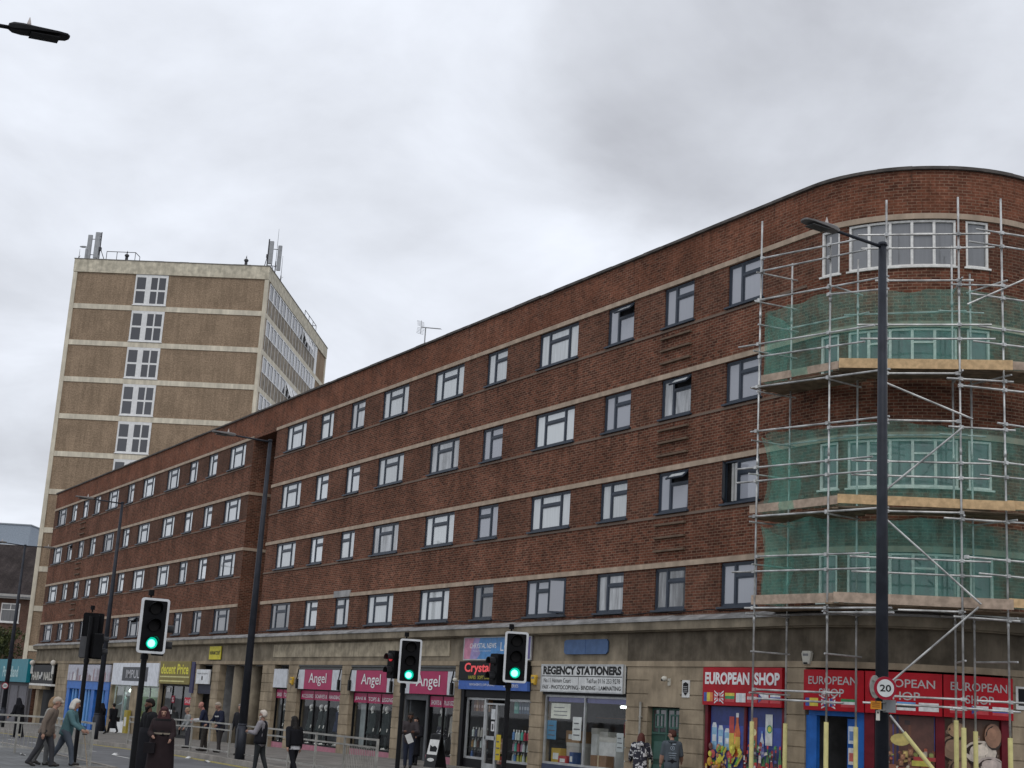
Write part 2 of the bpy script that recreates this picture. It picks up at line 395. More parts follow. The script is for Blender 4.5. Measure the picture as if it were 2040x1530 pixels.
# ================================================================== the brick apartment block over shops
B = thing('apartment_building', 'long four storey brown brick flats with rounded corner above a stone row of shops', 'building', (0,0,0))
Z_TOP = 16.06
ROWS = [(4.72, 5.95), (7.62, 8.85), (10.52, 11.75), (13.42, 14.68)]      # sill, head of each storey
SL, SR = (-71.25, -68.0)                                                 # the recess between the two wings
XL, S_END = -114.6, 2.0
right_cols = [(-66.6,-64.12,'3'),(-62.35,-60.85,'2'),(-58.9,-57.42,'2'),(-55.58,-53.1,'3'),(-50.75,-48.3,'3'),(-46.47,-44.97,'2'),(-42.7,-40.17,'3'),(-38.38,-36.88,'2'),(-35.25,-33.75,'2'),(-32.12,-30.55,'2')]
left_cols = [(-74.9,-72.4,'3'),(-78.35,-76.87,'2'),(-81.7,-80.23,'2'),(-86.0,-83.6,'3'),(-91.05,-88.55,'3'),(-94.5,-93.0,'2'),(-99.2,-96.65,'3'),(-102.75,-101.23,'2'),(-105.9,-104.38,'2'),(-109.2,-107.69,'2'),(-113.5,-110.8,'3')]
bay = [(-28.16,-27.57),(-27.30,-24.50),(-24.25,-23.63)]
def wall(b, s0, s1, z0, z1, ops, dep=.14, d=0.):
    xs = sorted(set([s0, s1]+[o[0] for o in ops]+[o[1] for o in ops])); zs = sorted(set([z0, z1]+[o[2] for o in ops]+[o[3] for o in ops]))
    xs2 = []
    for a, c in zip(xs, xs[1:]): xs2 += ssteps(a, c)[:-1]
    xs2.append(xs[-1])
    for a, c in zip(xs2, xs2[1:]):
        for p, q in zip(zs, zs[1:]):
            mx_, mz = (a+c)/2, (p+q)/2
            if any(o[0] < mx_ < o[1] and o[2] < mz < o[3] for o in ops): continue
            b.face([P(a,d,p),P(c,d,p),P(c,d,q),P(a,d,q)], 0, None, [(a,p),(c,p),(c,q),(a,q)])
    for o in ops:
        a, c, p, q = o
        st = ssteps(a, c)
        for x, y in zip(st, st[1:]):
            b.face([P(x,d,p),P(x,d-dep,p),P(y,d-dep,p),P(y,d,p)], 0, None, [(x,p),(x,p+dep),(y,p+dep),(y,p)])
            b.face([P(x,d-dep,q),P(x,d,q),P(y,d,q),P(y,d-dep,q)], 0, None, [(x,q-dep),(x,q),(y,q),(y,q-dep)])
        b.face([P(a,d-dep,p),P(a,d,p),P(a,d,q),P(a,d-dep,q)], 0, None, [(a-dep,p),(a,p),(a,q),(a-dep,q)])
        b.face([P(c,d,p),P(c,d-dep,p),P(c,d-dep,q),P(c,d,q)], 0, None, [(c,p),(c+dep,p),(c+dep,q),(c,q)])
wb = M()
wall(wb, XL, SL, 4.4, 14.7, [(a,b_,z0,z1) for a,b_,t in left_cols for z0,z1 in ROWS])
wall(wb, SR, S_END, 4.4, 14.7, [(a,b_,z0,z1) for a,b_,t in right_cols for z0,z1 in ROWS]+[(a,b_,z0-.02,z1+.02) for a,b_ in bay for z0,z1 in ROWS])
wall(wb, XL, S_END, 14.7, Z_TOP, [])
D = 9.0
def flat(b, p, q, z0, z1):
    ln = math.dist(p, q); b.face([(*p,z0),(*q,z0),(*q,z1),(*p,z1)], 0, None, [(0,z0),(ln,z0),(ln,z1),(0,z1)])
flat(wb, (SL,0), (SL,3.2), 4.4, 14.7); flat(wb, (SL,3.2), (SR,3.2), 4.4, 14.7); flat(wb, (SR,3.2), (SR,0), 4.4, 14.7)      # sides and back of the recess
flat(wb, (XL,D), (XL,0), -2, Z_TOP); flat(wb, (-30,D), (XL,D), -2, Z_TOP); flat(wb, (-24.6,5.6), (-30,D), -2, Z_TOP)
wb.face([(SL,0,14.69),(SR,0,14.69),(SR,3.2,14.69),(SL,3.2,14.69)][::-1], 0, None, [(0,0),(3,0),(3,3),(0,3)])
wb.build('wall', BRICK, B)
rb = M(); rb.face([(XL,0,15.5),(-28.6,0,15.5),(-24.7,4,15.5),(-24.7,5.6,15.5),(-30,D,15.5),(XL,D,15.5)]); rb.build('roof', LEAD, B)
# bands
for i, (z0, z1) in enumerate(ROWS):
    zt = z1+.02
    for a, c in ((XL, SL), (SR, S_END)):
        if i == 0 and a == SR:          # the band is broken above one first-floor window
            m_ = M(); m_.sbox(a, -58.95, 0, .045, zt, zt+.15); m_.sbox(-57.35, c, 0, .045, zt, zt+.15); m_.build('string_course', STONE_B, B); continue
        M().sbox(a, c, 0, .045, zt, zt+.15).build('string_course', STONE_B, B)
    m_ = M()
    if i: 
        m_.obox((SL+.02,0,zt+.07),(SL+.02,3.2,zt+.07),.05,.15); m_.obox((SL,3.18,zt+.07),(SR,3.18,zt+.07),.05,.15); m_.build('string_course', STONE_B, B)
m_ = M(); m_.sbox(-59.0, -57.3, 0, .06, 5.97, 6.25); m_.build('repaired_lintel', LEAD, B)
# a thin projecting course at sill height
SILLB = brick('sill_course_brick', (.20, .10, .075), (.16, .075, .055), (.2,.15,.12))
for i, (z0, z1) in enumerate(ROWS[1:]):
    for a, c in ((XL, SL), (SR, -28.7)): M().sbox(a, c, 0, .03, z0-.16, z0-.09).build('sill_course', SILLB, B)
rw0 = random.Random(8); cpx = [XL-.1+i*.9 for i in range(int((S_END-XL)/.9)+1)]+[S_END]; cp = M(); [cp.sbox(a+.001, c-.001, -.3, .085+rw0.uniform(-.006,.008), Z_TOP+.003, Z_TOP+.085+rw0.uniform(-.008,.01)) for a, c in zip(cpx, cpx[1:])]; cp.obox((XL,.1,Z_TOP+.05),(XL,D,Z_TOP+.05),.5,.1)
cp.build('coping', mat('coping', (.095, .085, .078), .8, 0, .35, 2), B)
# tile ledges under the bathroom windows
for x0, x1 in ((-35.3,-33.8), (-105.9,-104.5)):
    for r in (1, 2, 3):
        zb = ROWS[r][0]
        for dz in (.33, .72, 1.12): M().sbox(x0, x1, 0, .09, zb-dz-.06, zb-dz).build('tile_ledge', mat('tile_ledge_brown', (.15,.105,.075), .85), B)
# ------------------------------------------------------------------ windows
def window(s0, s1, z0, z1, kind, pm, flip=False, opens=None, fm=SLATE):
    f = M(); g = M(); dp, df = -.12, -.045; t = .055
    f.sbox(s0, s1, dp, df, z0, z0+t); f.sbox(s0, s1, dp, df, z1-t, z1); f.sbox(s0, s0+t, dp, df, z0+t, z1-t); f.sbox(s1-t, s1, dp, df, z0+t, z1-t)
    w = s1-s0; zv = z1-(z1-z0)*.31
    if kind == '3': cells = [(s0+t, s0+.235*w, 0), (s0+.235*w+.07, s1-.235*w-.07, 1), (s1-.235*w, s1-t, 0)]
    else:
        cut = s0+.36*w if not flip else s1-.36*w
        cells = [(s0+t, cut, 0), (cut+.07, s1-t, 1)] if not flip else [(s0+t, cut-.07, 1), (cut, s1-t, 0)]
    for a, c in zip(cells, cells[1:]): f.sbox(a[1], c[0], dp, df, z0+t, z1-t)
    ven = None
    for a, c, v in cells:
        def sash(p, q, zz0, zz1):
            f.sbox(p, q, dp+.02, df-.014, zz0, zz0+.04); f.sbox(p, q, dp+.02, df-.014, zz1-.04, zz1); f.sbox(p, p+.04, dp+.02, df-.014, zz0+.04, zz1-.04); f.sbox(q-.04, q, dp+.02, df-.014, zz0+.04, zz1-.04)
            g.sbox(p+.02, q-.02, dp+.03, dp+.04, zz0+.02, zz1-.02)
        if v:
            f.sbox(a, c, dp, df, zv-.035, zv+.035)
            sash(a, c, z0+t, zv-.035)
            ven = (a, c, zv+.035, z1-t)
            if opens != 'vent': sash(*ven[:2], *ven[2:])
        elif opens == 'left' and a == cells[0][0]: pass
        elif opens == 'right' and a == cells[-1][0]: pass
        else: sash(a, c, z0+t, z1-t)
    f.sbox(s0-.07, s1+.07, -.05, .09, z0-.055, z0-.002)               # sill
    o = f.build('window', fm, B); p = g.build('pane', pm, o)
    def leaf(fn, w_, h_, hole):
        m1 = M(); m2 = M()
        def bx(x0, x1, y0, y1, mm, th):
            mm.hexa([fn(x, y, e_) for e_ in (-th, th) for x, y in ((x0,y0),(x1,y0),(x1,y1),(x0,y1))])
        bx(0, w_, 0, .06, m1, .02); bx(0, w_, h_-.06, h_, m1, .02); bx(0, .06, .06, h_-.06, m1, .02); bx(w_-.06, w_, .06, h_-.06, m1, .02)
        bx(.05, w_-.05, .05, h_-.05, m2, .006)
        k = m1.build('open_sash', fm, o); m2.build('pane', MATS['pane_net_curtain'] if hole else pm, o)
        hb = M(); hb.sbox(*hole_s, dp-.02, dp-.01, *hole_z); hb.build('dark_room', DARK, o)
    if opens == 'vent':
        a, c, p0, p1 = ven; hole_s, hole_z = (a, c), (p0, p1); an = R(48)
        leaf(lambda x, y, e_: P(a+x, df+.0+(p1-p0+.02-y)*math.sin(an)+e_*math.cos(an), p1-(p1-p0+.02-y)*math.cos(an)+e_*math.sin(an)), c-a, p1-p0+.02, True)
    if opens in ('left', 'right'):
        a, c, _ = cells[0] if opens == 'left' else cells[-1]; hole_s, hole_z = (a, c), (z0+t, z1-t)
        wd = c-a+.04; an = R(48); sg = 1 if opens == 'left' else -1; x0 = a if opens == 'left' else c
        if opens == 'left':
            cu = M(); wv = c-a
            for u0, u1 in ((.42,.56),(.68,.98)):
                for q_ in range(4): cu.sbox(a+wv*(u0+(u1-u0)*q_/4), a+wv*(u0+(u1-u0)*(q_+.8)/4), dp+.0-.012*(q_ % 2), dp+.03-.012*(q_ % 2), z0+t+.02, z1-t-.02)
            cu.build('curtain', WHITE, o)
        leaf(lambda x, y, e_: P(x0+sg*x*math.cos(an)+e_*math.sin(an), df+.01+x*math.sin(an)+e_*math.cos(an), z0+t+y), wd, z1-z0-2*t, False)
    return o
rw = random.Random(3)
for ci, (a, c, k_) in enumerate(right_cols):
    for r, (z0, z1) in enumerate(ROWS):
        flip = (ci == 1 and r == 3) or (ci == 2 and r in (0, 1)) or (ci == 5 and r == 1)
        op = {(7,3): 'vent', (8,2): 'vent', (8,1): 'vent', (6,0): 'right', (9,1): 'left'}.get((ci, r))
        if (ci, r) in ((0,0),(5,0)): pm = P_DARK
        elif ci >= 7 and r in (3,) or ci == 9: pm = P_MID
        else: pm = rw.choices((P_BRIGHT, P_MID, P_CURT), (7, 0 if ci < 5 else 1.5, 2))[0]
        window(a, c, z0, z1, k_, pm, flip, op)
for ci, (a, c, k_) in enumerate(left_cols):
    for r, (z0, z1) in enumerate(ROWS):
        op = {(9,2): 'vent', (4,0): 'vent'}.get((ci, r))
        pm = P_DARK if r == 0 or (ci == 10 and r == 3) else (P_BRIGHT if rw.random() < .9 else P_CURT)
        window(a, c, z0, z1, k_, pm, ci in (2, 8), op)
def bay_window(s0, s1, z0, z1, n, tops):
    f = M(); g = M(); t = .055; f.sbox(s0, s1, -.12, -.02, z0, z0+t); f.sbox(s0, s1, -.12, -.02, z1-t, z1)
    for i in range(n+1):
        x = s0+(s1-s0)*i/n; w = .035 if 0 < i < n else .03; x = min(max(x, s0+w), s1-w)
        f.sbox(x-w, x+w, -.121, -.018, z0+.002, z1-.002)
    for i in tops:
        a = s0+(s1-s0)*i/n; c = s0+(s1-s0)*(i+1)/n; zz = z1-.30*(z1-z0); f.sbox(a+.03, c-.03, -.11, -.025, zz-.025, zz+.025)
    for i in range(n):
        a = s0+(s1-s0)*i/n; c = s0+(s1-s0)*(i+1)/n; g.sbox(a+.02, c-.02, -.09, -.08, z0+.03, z1-.03)
    f.sbox(s0-.05, s1+.05, -.03, .05, z0-.05, z0-.003)
    o = f.build('window', WHITE_P, B); g.build('pane', P_STEEL, o)
for r, (z0, z1) in enumerate(ROWS):
    bay_window(*bay[0], z0, z1, 1, []); bay_window(*bay[1], z0, z1, 5, [1, 3] if r < 3 else [3]); bay_window(*bay[2], z0, z1, 1, [])
# ------------------------------------------------------------------ stone ground floor
st = M(); st.sbox(XL-.1, -36.5, -.3, .0, 3.24, 4.08); st.build('frieze', STONE_D, B); st = M(); st.sbox(-36.49, S_END, -.3, .0, 3.24, 4.08); st.build('frieze', mat('soot_and_shade_stone', (.135, .113, .085), .85, 0, .35, 1.3, .06, .2), B)  # right stretch darker: soot, and the scaffold's shade put into the stone colour
st = M(); st.sbox(-65.6, -47.9, -.02, .035, 3.42, 4.0); st.build('frieze_panel', mat('flaking_painted_stone', (.38, .325, .235), .85, 0, .3, 2.2, .2, .2), B)
st = M(); st.sbox(XL-.1, S_END, -.3, .05, 3.08, 3.238); st.build('lintel', STONE, B)
co = M(); co.sbox(XL-.15, S_END, -.3, .30, 4.12, 4.36); co.sbox(XL-.15, S_END, -.3, .20, 4.08, 4.12); co.build('cornice', STONE_D, B)
co = M()
xs = [XL-.2+i*1.3 for i in range(int((S_END-XL)/1.3)+1)]+[S_END]
for a, c in zip(xs, xs[1:]):
    h = rw.uniform(-.008, .01); st_ = ssteps(a, c, .5)
    for x, y in zip(st_, st_[1:]): co.hexa([P(x,.34,4.363),P(y,.34,4.363),P(y,-.1,4.363),P(x,-.1,4.363),P(x,.34,4.42+h),P(y,.34,4.42+h),P(y,.002,4.55+h),P(x,.002,4.55+h)])
co.build('lead_flashing', LEAD, B)
cv = M(); px = None
for i in range(150):                                                   # sagging cable along the ledge
    s = -68+i*.27; q = P(s, .05+.05*math.sin(i*1.3), 4.60+.06*abs(math.sin(i*.35))+rw.uniform(-.01,.01))
    if px: cv.tube(px, q, .014, None, 5)
    px = q
cv.build('cable', BLACK, B)
def pier(s0, s1, m=STONE, d=.0):
    b = M(); zb = zg((s0+s1)/2)-.05; n = 9; h = (3.08-zb)/n
    for i in range(n):
        b.sbox(s0, s1, -.35, .02+d, zb+h*i+(.014 if i else 0), zb+h*(i+1)-.014)
    b.sbox(s0+.02, s1-.02, -.33, -.01+d, zb, 3.08)
    return b.build('stone_pier', m, B)
for a, c in ((-107.5,-104.2),(-93.1,-92.75),(-82.95,-82.8),(-77.1,-76.2),(-74.05,-72.95),(-66.84,-65.3),(-63.5,-62.3),(-57.5,-56.55),(-52.4,-51.6),(-47.35,-46.85),(-42.0,-41.25),(-36.45,-35.35),(-33.8,-32.7),(-29.25,-28.55),(-23.2,S_END)): pier(a, c)
st = M(); st.sbox(-35.35, -33.8, -.35, .02, 1.93, 3.08); st.build('stone_pier', STONE, B)
# columns of the passage under the recess
for x in (-71.2, -68.9):
    c_ = M(); c_.tube((x,.5,zg(x)),(x,.5,3.08),.36,.34,20); c_.build('column', STONE_D, B, True)
# dark depth behind everything at street level
dk = M(); dk.sbox(XL, -28.6, -4.2, -4.1, -2, 3.08); dk.face([P(-28.6,-3.9,-2),P(-22,-3.0,-2),P(-22,-3.0,3.08),P(-28.6,-3.9,3.08)])
dk.build('back_wall', SHOPWALL, B)
dk = M(); dk.sbox(XL, -28.6, -4.2, -.3, 3.02, 3.07); dk.face([P(-28.6,-.3,3.05),P(-26,-.3,3.05),P(-23,-.3,3.05),P(-22,-3,3.05),P(-28.6,-3.9,3.05)]); dk.build('ceiling', SHOPWALL, B)
for s in (-107.5,-104.2,-93,-82.9,-77,-74.05,-72.95,-66.84,-65.3,-47.1,-41.6,-36.45,-35.3,-33.8,-32.7,-28.9): M().sbox(s-.03, s+.03, -4.1, -.36, -2, 3.02).build('party_wall', SHOPWALL, B)
dk = M(); dk.sbox(-72.9, -66.9, -3.0, -2.9, -2, 3.02); dk.build('passage_wall', DARK, B)
# ------------------------------------------------------------------ shopfront parts
def glazing(s0, s1, z0, z1, n, fm, d=-.18, w=.05, stall=None, top=None):
    f = M(); g = M()
    f.sbox(s0, s1, d-.03, d+.04, z0, z0+w); f.sbox(s0, s1, d-.03, d+.04, z1-w, z1)
    for i in range(n+1):
        x = s0+(s1-s0)*i/n; x = min(max(x, s0+w/2), s1-w/2); f.sbox(x-w/2, x+w/2, d-.032, d+.042, z0+.002, z1-.002)
    [g.face([P(a,d,z0),P(c,d,z0),P(c,d,z1),P(a,d,z1)]) for a, c in zip(ssteps(s0,s1), ssteps(s0,s1)[1:])]
    if stall: M().sbox(s0, s1, d-.1, d+.06, zg(s0)-.05, z0-.002).build('stall_riser', stall, B)
    o = f.build('shop_window', fm, B); g.build('pane', GLASS, o); return o
# ================================================================== shops, from the rounded corner leftwards
def sign(name, label, s0, s1, z0, z1, m, texts=(), thick=.12, d=.02, edge=None, extra=None):
    b = M(); b.sbox(s0, s1, d, d+thick, z0, z1)
    t = thing(name, label, 'sign', P((s0+s1)/2, d, z0)); inv = Vector(t.location)
    o = b.build('board', m, t); kids = [o]
    if edge:
        e_ = M(); w = .035; dd = d+thick
        e_.sbox(s0-.01, s1+.01, dd-.03, dd+.012, z0-.01, z0+w); e_.sbox(s0-.01, s1+.01, dd-.03, dd+.012, z1-w, z1+.01)
        e_.sbox(s0-.01, s0+w, dd-.03, dd+.012, z0+w, z1-w); e_.sbox(s1-w, s1+.01, dd-.03, dd+.012, z0+w, z1-w); kids.append(e_.build('edging', edge, t))
    for body, a, c, p, q, mm, *r in texts: kids.append(stext(body, a, c, p, q, d+thick+.006, mm, t, *(r or [0])))
    if extra: kids += extra(t, d+thick)
    for k_ in kids: k_.location = -inv
    return t
TW = plain((.72, .72, .72), .5, 'white_lettering'); TG = plain((.42, .40, .40), .5, 'faded_lettering'); TK = plain((.015, .015, .015), .5, 'black_lettering')
def flags(seq, z0, z1):
    """little printed national flags: (s0, s1, design)"""
    def fn(t, dd):
        b = M(); d1, d2, d3 = dd+.003, dd+.007, dd+.011
        def q(a, c, p, r, col, d): b.sbox(a, c, d-.002, d, p, r, 0, col)
        for s0, s1, k in seq:
            w = s1-s0; h = z1-z0
            if k[0] == 'v':
                for i, c in enumerate(k[1:]): q(s0+w*i/3, s0+w*(i+1)/3, z0, z1, c, d1)
            elif k[0] == 'h':
                n = len(k)-1
                for i, c in enumerate(k[1:]): q(s0, s1, z1-h*(i+1)/n, z1-h*i/n, c, d1)
            elif k[0] == 'cz':
                q(s0, s1, z0+h/2, z1, (.7,.7,.7), d1); q(s0, s1, z0, z0+h/2, (.5,.04,.05), d1)
                b.face([P(s0,d2,z0), P(s0+w*.45,d2,z0+h/2), P(s0,d2,z1)], 0, (.04,.07,.3))
            elif k[0] == 'uk':
                q(s0, s1, z0, z1, (.05,.06,.25), d1)
                for a, c, p, r in ((s0,s1,z0,z1),(s0,s1,z1,z0)):
                    for wd, col, dz in ((.06,(.7,.7,.7),d1+.001),(.022,(.5,.03,.05),d1+.002)):
                        b.face([P(a,dz,p-wd if p<r else p-wd),P(c,dz,r-wd),P(c,dz,r+wd),P(a,dz,p+wd)], 0, col)
                q(s0, s1, z0+h*.34, z1-h*.34, (.7,.7,.7), d2); q(s0+w*.39, s1-w*.39, z0, z1, (.7,.7,.7), d2); q(s0, s1, z0+h*.42, z1-h*.42, (.5,.03,.05), d3); q(s0+w*.44, s1-w*.44, z0, z1, (.5,.03,.05), d3)
        return [b.build('flag_strip', PRINT, t)]
    return fn
Wc, Rc, Bc, Yc, Gc, Kc = (.7,.7,.7), (.5,.04,.05), (.04,.08,.35), (.65,.52,.06), (.03,.25,.08), (.02,.02,.02)
fw = .40
sign('shop_sign', 'bright red fascia board with white EUROPEAN SHOP lettering on one line above seven flags', -32.62, -29.32, 2.04, 3.06, RED,
     [('EUROPEAN', -32.52, -30.62, 2.60, 2.93, TW, .04), ('SHOP', -30.42, -29.40, 2.60, 2.93, TW, .04)], .10, .03, None,
     flags([(-32.56+i*.465, -32.56+i*.465+fw, k_) for i, k_ in enumerate([('v',Bc,Yc,(.6,.2,.05)),('uk',),('h',Yc,Gc,Rc),('v',Wc,(.55,.6,.62),Wc),('h',Rc,(.6,.5,.5),Rc),('cz',),('h',Wc,Bc,Rc)])], 2.14, 2.38))
for i, (a, c, fl) in enumerate([(-28.47,-26.77,[(-28.40,-28.0,('v',Bc,Yc,Yc)),(-27.9,-27.5,('uk',)),(-27.35,-26.95,('h',Gc,Wc,Rc))]),(-26.74,-24.97,[(-26.0,-25.57,('h',(.1,.3,.6),Kc,Wc)),(-25.5,-25.05,('h',Wc,Wc,Wc))]),(-24.94,-23.26,[(-24.8,-24.45,('h',Rc,Wc,Rc)),(-24.3,-23.9,('cz',)),(-23.8,-23.38,('h',Wc,Bc,Rc))])]):
    sign('shop_sign', ['red curved fascia board reading EUROPEAN SHOP in grey over the blue door', 'red curved fascia board reading EUROPEAN SHOP behind the thick grey lamp post', 'red curved fascia board reading EUROPEAN SHOP at the right end of the corner shop'][i], a, c, 2.02, 3.02, RED,
         [('EUROPEAN', a+.16, c-.16, 2.66, 2.86, TG, .01), ('SHOP', a+.5, c-.5, 2.36, 2.56, TG, .01)], .12, .03, None, flags(fl, 2.12, 2.32))
def poster(name, label, s0, s1, z0, z1, d, draw, base):
    t = thing(name, label, 'poster', P((s0+s1)/2, d, z0)); inv = Vector(t.location)
    b = M(); b.sbox(s0, s1, d-.01, d, z0, z1, 0, base); lv = [0]
    def q(pts, col):
        lv[0] += 1; b.face([P(s0+x, d+.001+.0006*lv[0], z0+y) for x, y in pts], 0, col)
    draw(q, s1-s0, z1-z0); o = b.build('printed_sheet', PRINT, t); o.location = -inv
    return t
def circ(x, y, rx_, ry=None, n=14): ry = ry or rx_; return [(x+rx_*math.cos(2*math.pi*i/n), y+ry*math.sin(2*math.pi*i/n)) for i in range(n)]
def rect(x, y, w, h): return [(x,y),(x+w,y),(x+w,y+h),(x,y+h)]
def bottle(q, x, y, w, h, col, cap, lab):
    q([(x,y),(x+w,y),(x+w,y+h*.55),(x+w*.68,y+h*.78),(x+w*.68,y+h*.9),(x+w*.32,y+h*.9),(x+w*.32,y+h*.78),(x,y+h*.55)], col)
    q(rect(x+w*.28, y+h*.9, w*.44, h*.1), cap); q(rect(x, y+h*.18, w, h*.28), lab); q(rect(x+w*.1, y+h*.05, w*.12, h*.5), [min(1, c*1.8+.05) for c in col])
def carton(q, x, y, w, h, col, top):
    q(rect(x, y, w, h*.82), col); q([(x,y+h*.82),(x+w,y+h*.82),(x+w*.8,y+h),(x+w*.2,y+h)], top); q(rect(x+w*.15, y+h*.3, w*.7, h*.25), (.7,.72,.75)); q(circ(x+w*.5, y+h*.95, w*.16), (.7,.7,.72))
rp = random.Random(5)
def draw_drinks(q, w, h):
    q(rect(0, h*.5, w, h*.5), (.03,.06,.30)); q(rect(0, h*.75, w, h*.25), (.015,.03,.16))
    for i in range(3): carton(q, .05+i*.28, h*.42, .22, h*.36-i*.07, (.25,.45,.62), (.6,.66,.7))
    q(rect(w*.27, h*.45, .2, h*.42), (.45,.05,.04)); q(rect(w*.27, h*.45, .2, h*.2), (.6,.45,.06))
    bottle(q, w*.34, h*.34, .26, h*.58, (.55,.12,.03), (.7,.7,.7), (.6,.4,.05))
    q(rect(w*.47, 0, w*.06, h), (.06,.02,.04))
    q(rect(w*.58, h*.45, .24, h*.42), (.32,.10,.05)); q(circ(w*.62, h*.68, .09), (.7,.6,.3))
    q(rect(w*.77, h*.52, .28, h*.40), (.60,.62,.60)); q(circ(w*.825, h*.73, .11), (.05,.3,.15)); q(circ(w*.825, h*.73, .07), (.65,.6,.08))
    bottle(q, w*.7, h*.4, .16, h*.3, (.5,.55,.6), (.1,.2,.5), (.2,.3,.6))
    for i in range(34):
        x = rp.uniform(.03, w*.44); y = rp.uniform(.0, h*.42); r_ = rp.uniform(.05, .13)
        cc = rp.choice([(.5,.05,.03),(.55,.30,.02),(.6,.52,.05),(.12,.03,.02),(.15,.35,.04),(.45,.2,.1),(.5,.08,.08)])
        q(circ(x+.012, y+.085, r_), [v*.35 for v in cc]); q(circ(x, y+.1, r_*.97), cc); q(circ(x-r_*.3, y+.1+r_*.3, r_*.35), [min(.8, v*1.3+.06) for v in cc])
    for i in range(14):
        x = rp.uniform(.25, w*.45); y = rp.uniform(h*.18, h*.45); cc = rp.choice([(.6,.55,.06),(.5,.42,.05),(.15,.4,.05)]); q([(x,y),(x+.05,y-.03),(x+.16,y+.12),(x+.13,y+.17)], cc)
    for i in range(9): bottle(q, w*.54+i*.165, h*.02+(i%3)*.08, .13, h*.42, rp.choice([(.30,.02,.02),(.03,.02,.02),(.06,.18,.06),(.35,.05,.03)]), (.6,.05,.05), rp.choice([(.6,.6,.6),(.5,.03,.03)]))
    clutter(q, w, h, .53, .95, .1, .5, 40, [(.30,.02,.02),(.05,.03,.03),(.06,.2,.06),(.55,.5,.45),(.45,.06,.05),(.1,.1,.3)], .04, .12)
    clutter(q, w, h, .02, .42, .0, .3, 40, [(.5,.08,.03),(.55,.35,.03),(.6,.52,.08),(.16,.35,.05),(.2,.05,.03),(.45,.25,.12)], .04, .10)
    for i in range(12): q(circ(rp.uniform(w*.55, w*.97), rp.uniform(.02, h*.25), rp.uniform(.05,.1)), rp.choice([(.5,.04,.03),(.55,.5,.5),(.1,.25,.06),(.55,.1,.1)]))
def clutter(q, w, h, x0, x1, y0, y1, n, pal, s0=.03, s1=.11):
    for i in range(n):
        x = rp.uniform(x0, x1)*w; y = rp.uniform(y0, y1)*h; s_ = rp.uniform(s0, s1); c = rp.choice(pal); x = min(x, w-s_*1.4); k_ = i % 3
        if k_ == 0: q(rect(x, y, s_, s_*1.9), c); q(rect(x+s_*.1, y+s_*.5, s_*.8, s_*.6), [min(.75, v*.5+.25) for v in c]); q(rect(x+s_*.2, y+s_*1.9, s_*.6, s_*.25), [v*.5 for v in c])
        elif k_ == 1: q(circ(x+s_*.7, y+s_*.6, s_*.7, s_*.5), [v*.45 for v in c]); q(circ(x+s_*.66, y+s_*.66, s_*.6, s_*.42), c); q(circ(x+s_*.5, y+s_*.8, s_*.2, s_*.12), [min(.8, v*1.5+.08) for v in c])
        else: q([(x,y),(x+s_*1.3,y+s_*.3),(x+s_*1.1,y+s_*.9),(x+s_*.3,y+s_*.8)], c); q([(x+s_*.2,y+s_*.2),(x+s_*1.1,y+s_*.4),(x+s_*.9,y+s_*.6)], [min(.8, v*1.4) for v in c])
def draw_jars(q, w, h):
    q(rect(w*.3, h*.35, w*.7, h*.65), (.03,.05,.28)); q(rect(0, h*.4, w*.4, h*.6), (.02,.02,.08))
    q([(0,0),(w,0),(w,h*.55),(w*.6,h*.62),(0,h*.4)], (.22,.07,.04))
    q(rect(w*.25, h*.52, w*.36, h*.36), (.13,.05,.03)); q(rect(w*.27, h*.88, w*.32, h*.06), (.05,.03,.03)); q(circ(w*.43, h*.68, w*.17, h*.08), (.55,.45,.15))
    q(circ(w*.12, h*.55, w*.14, h*.09), (.04,.03,.03)); q(circ(w*.12, h*.47, w*.12, h*.05), (.55,.55,.52))
    clutter(q, w, h, 0, .92, 0, .5, 60, [(.34,.16,.08),(.42,.10,.05),(.5,.36,.12),(.16,.05,.03),(.55,.48,.36),(.28,.30,.08)])
    for i in range(5): q(rect(.02+i*w*.19, h*.05+(i%2)*.06, w*.16, h*.27), rp.choice([(.34,.16,.08),(.3,.05,.03),(.4,.3,.2),(.25,.09,.05)])); q(circ(.02+i*w*.19+w*.08, h*.2, w*.06, h*.06), (.6,.5,.35))
    for i in range(16):
        x = rp.uniform(0, w*.9); y = rp.uniform(0, h*.5); cc = rp.choice([(.34,.16,.08),(.42,.12,.05),(.5,.36,.12),(.18,.06,.03),(.55,.48,.36)]); s_ = rp.uniform(.05,.13)
        q(rect(x, y, s_*1.5, s_*1.9), [v*.6 for v in cc]); q(circ(x+s_*.75, y+s_, s_*.6, s_*.75), cc); q(circ(x+s_*.6, y+s_*1.3, s_*.22), [min(.8, v*1.4+.05) for v in cc])
    bottle(q, w*.5, h*.02, .14, h*.28, (.05,.3,.1), (.1,.4,.15), (.5,.5,.4)); q(rect(w*.65, h*.42, w*.35, h*.05), (.4,.04,.04)); q(rect(w*.62, h*.35, w*.3, h*.07), (.5,.45,.08))
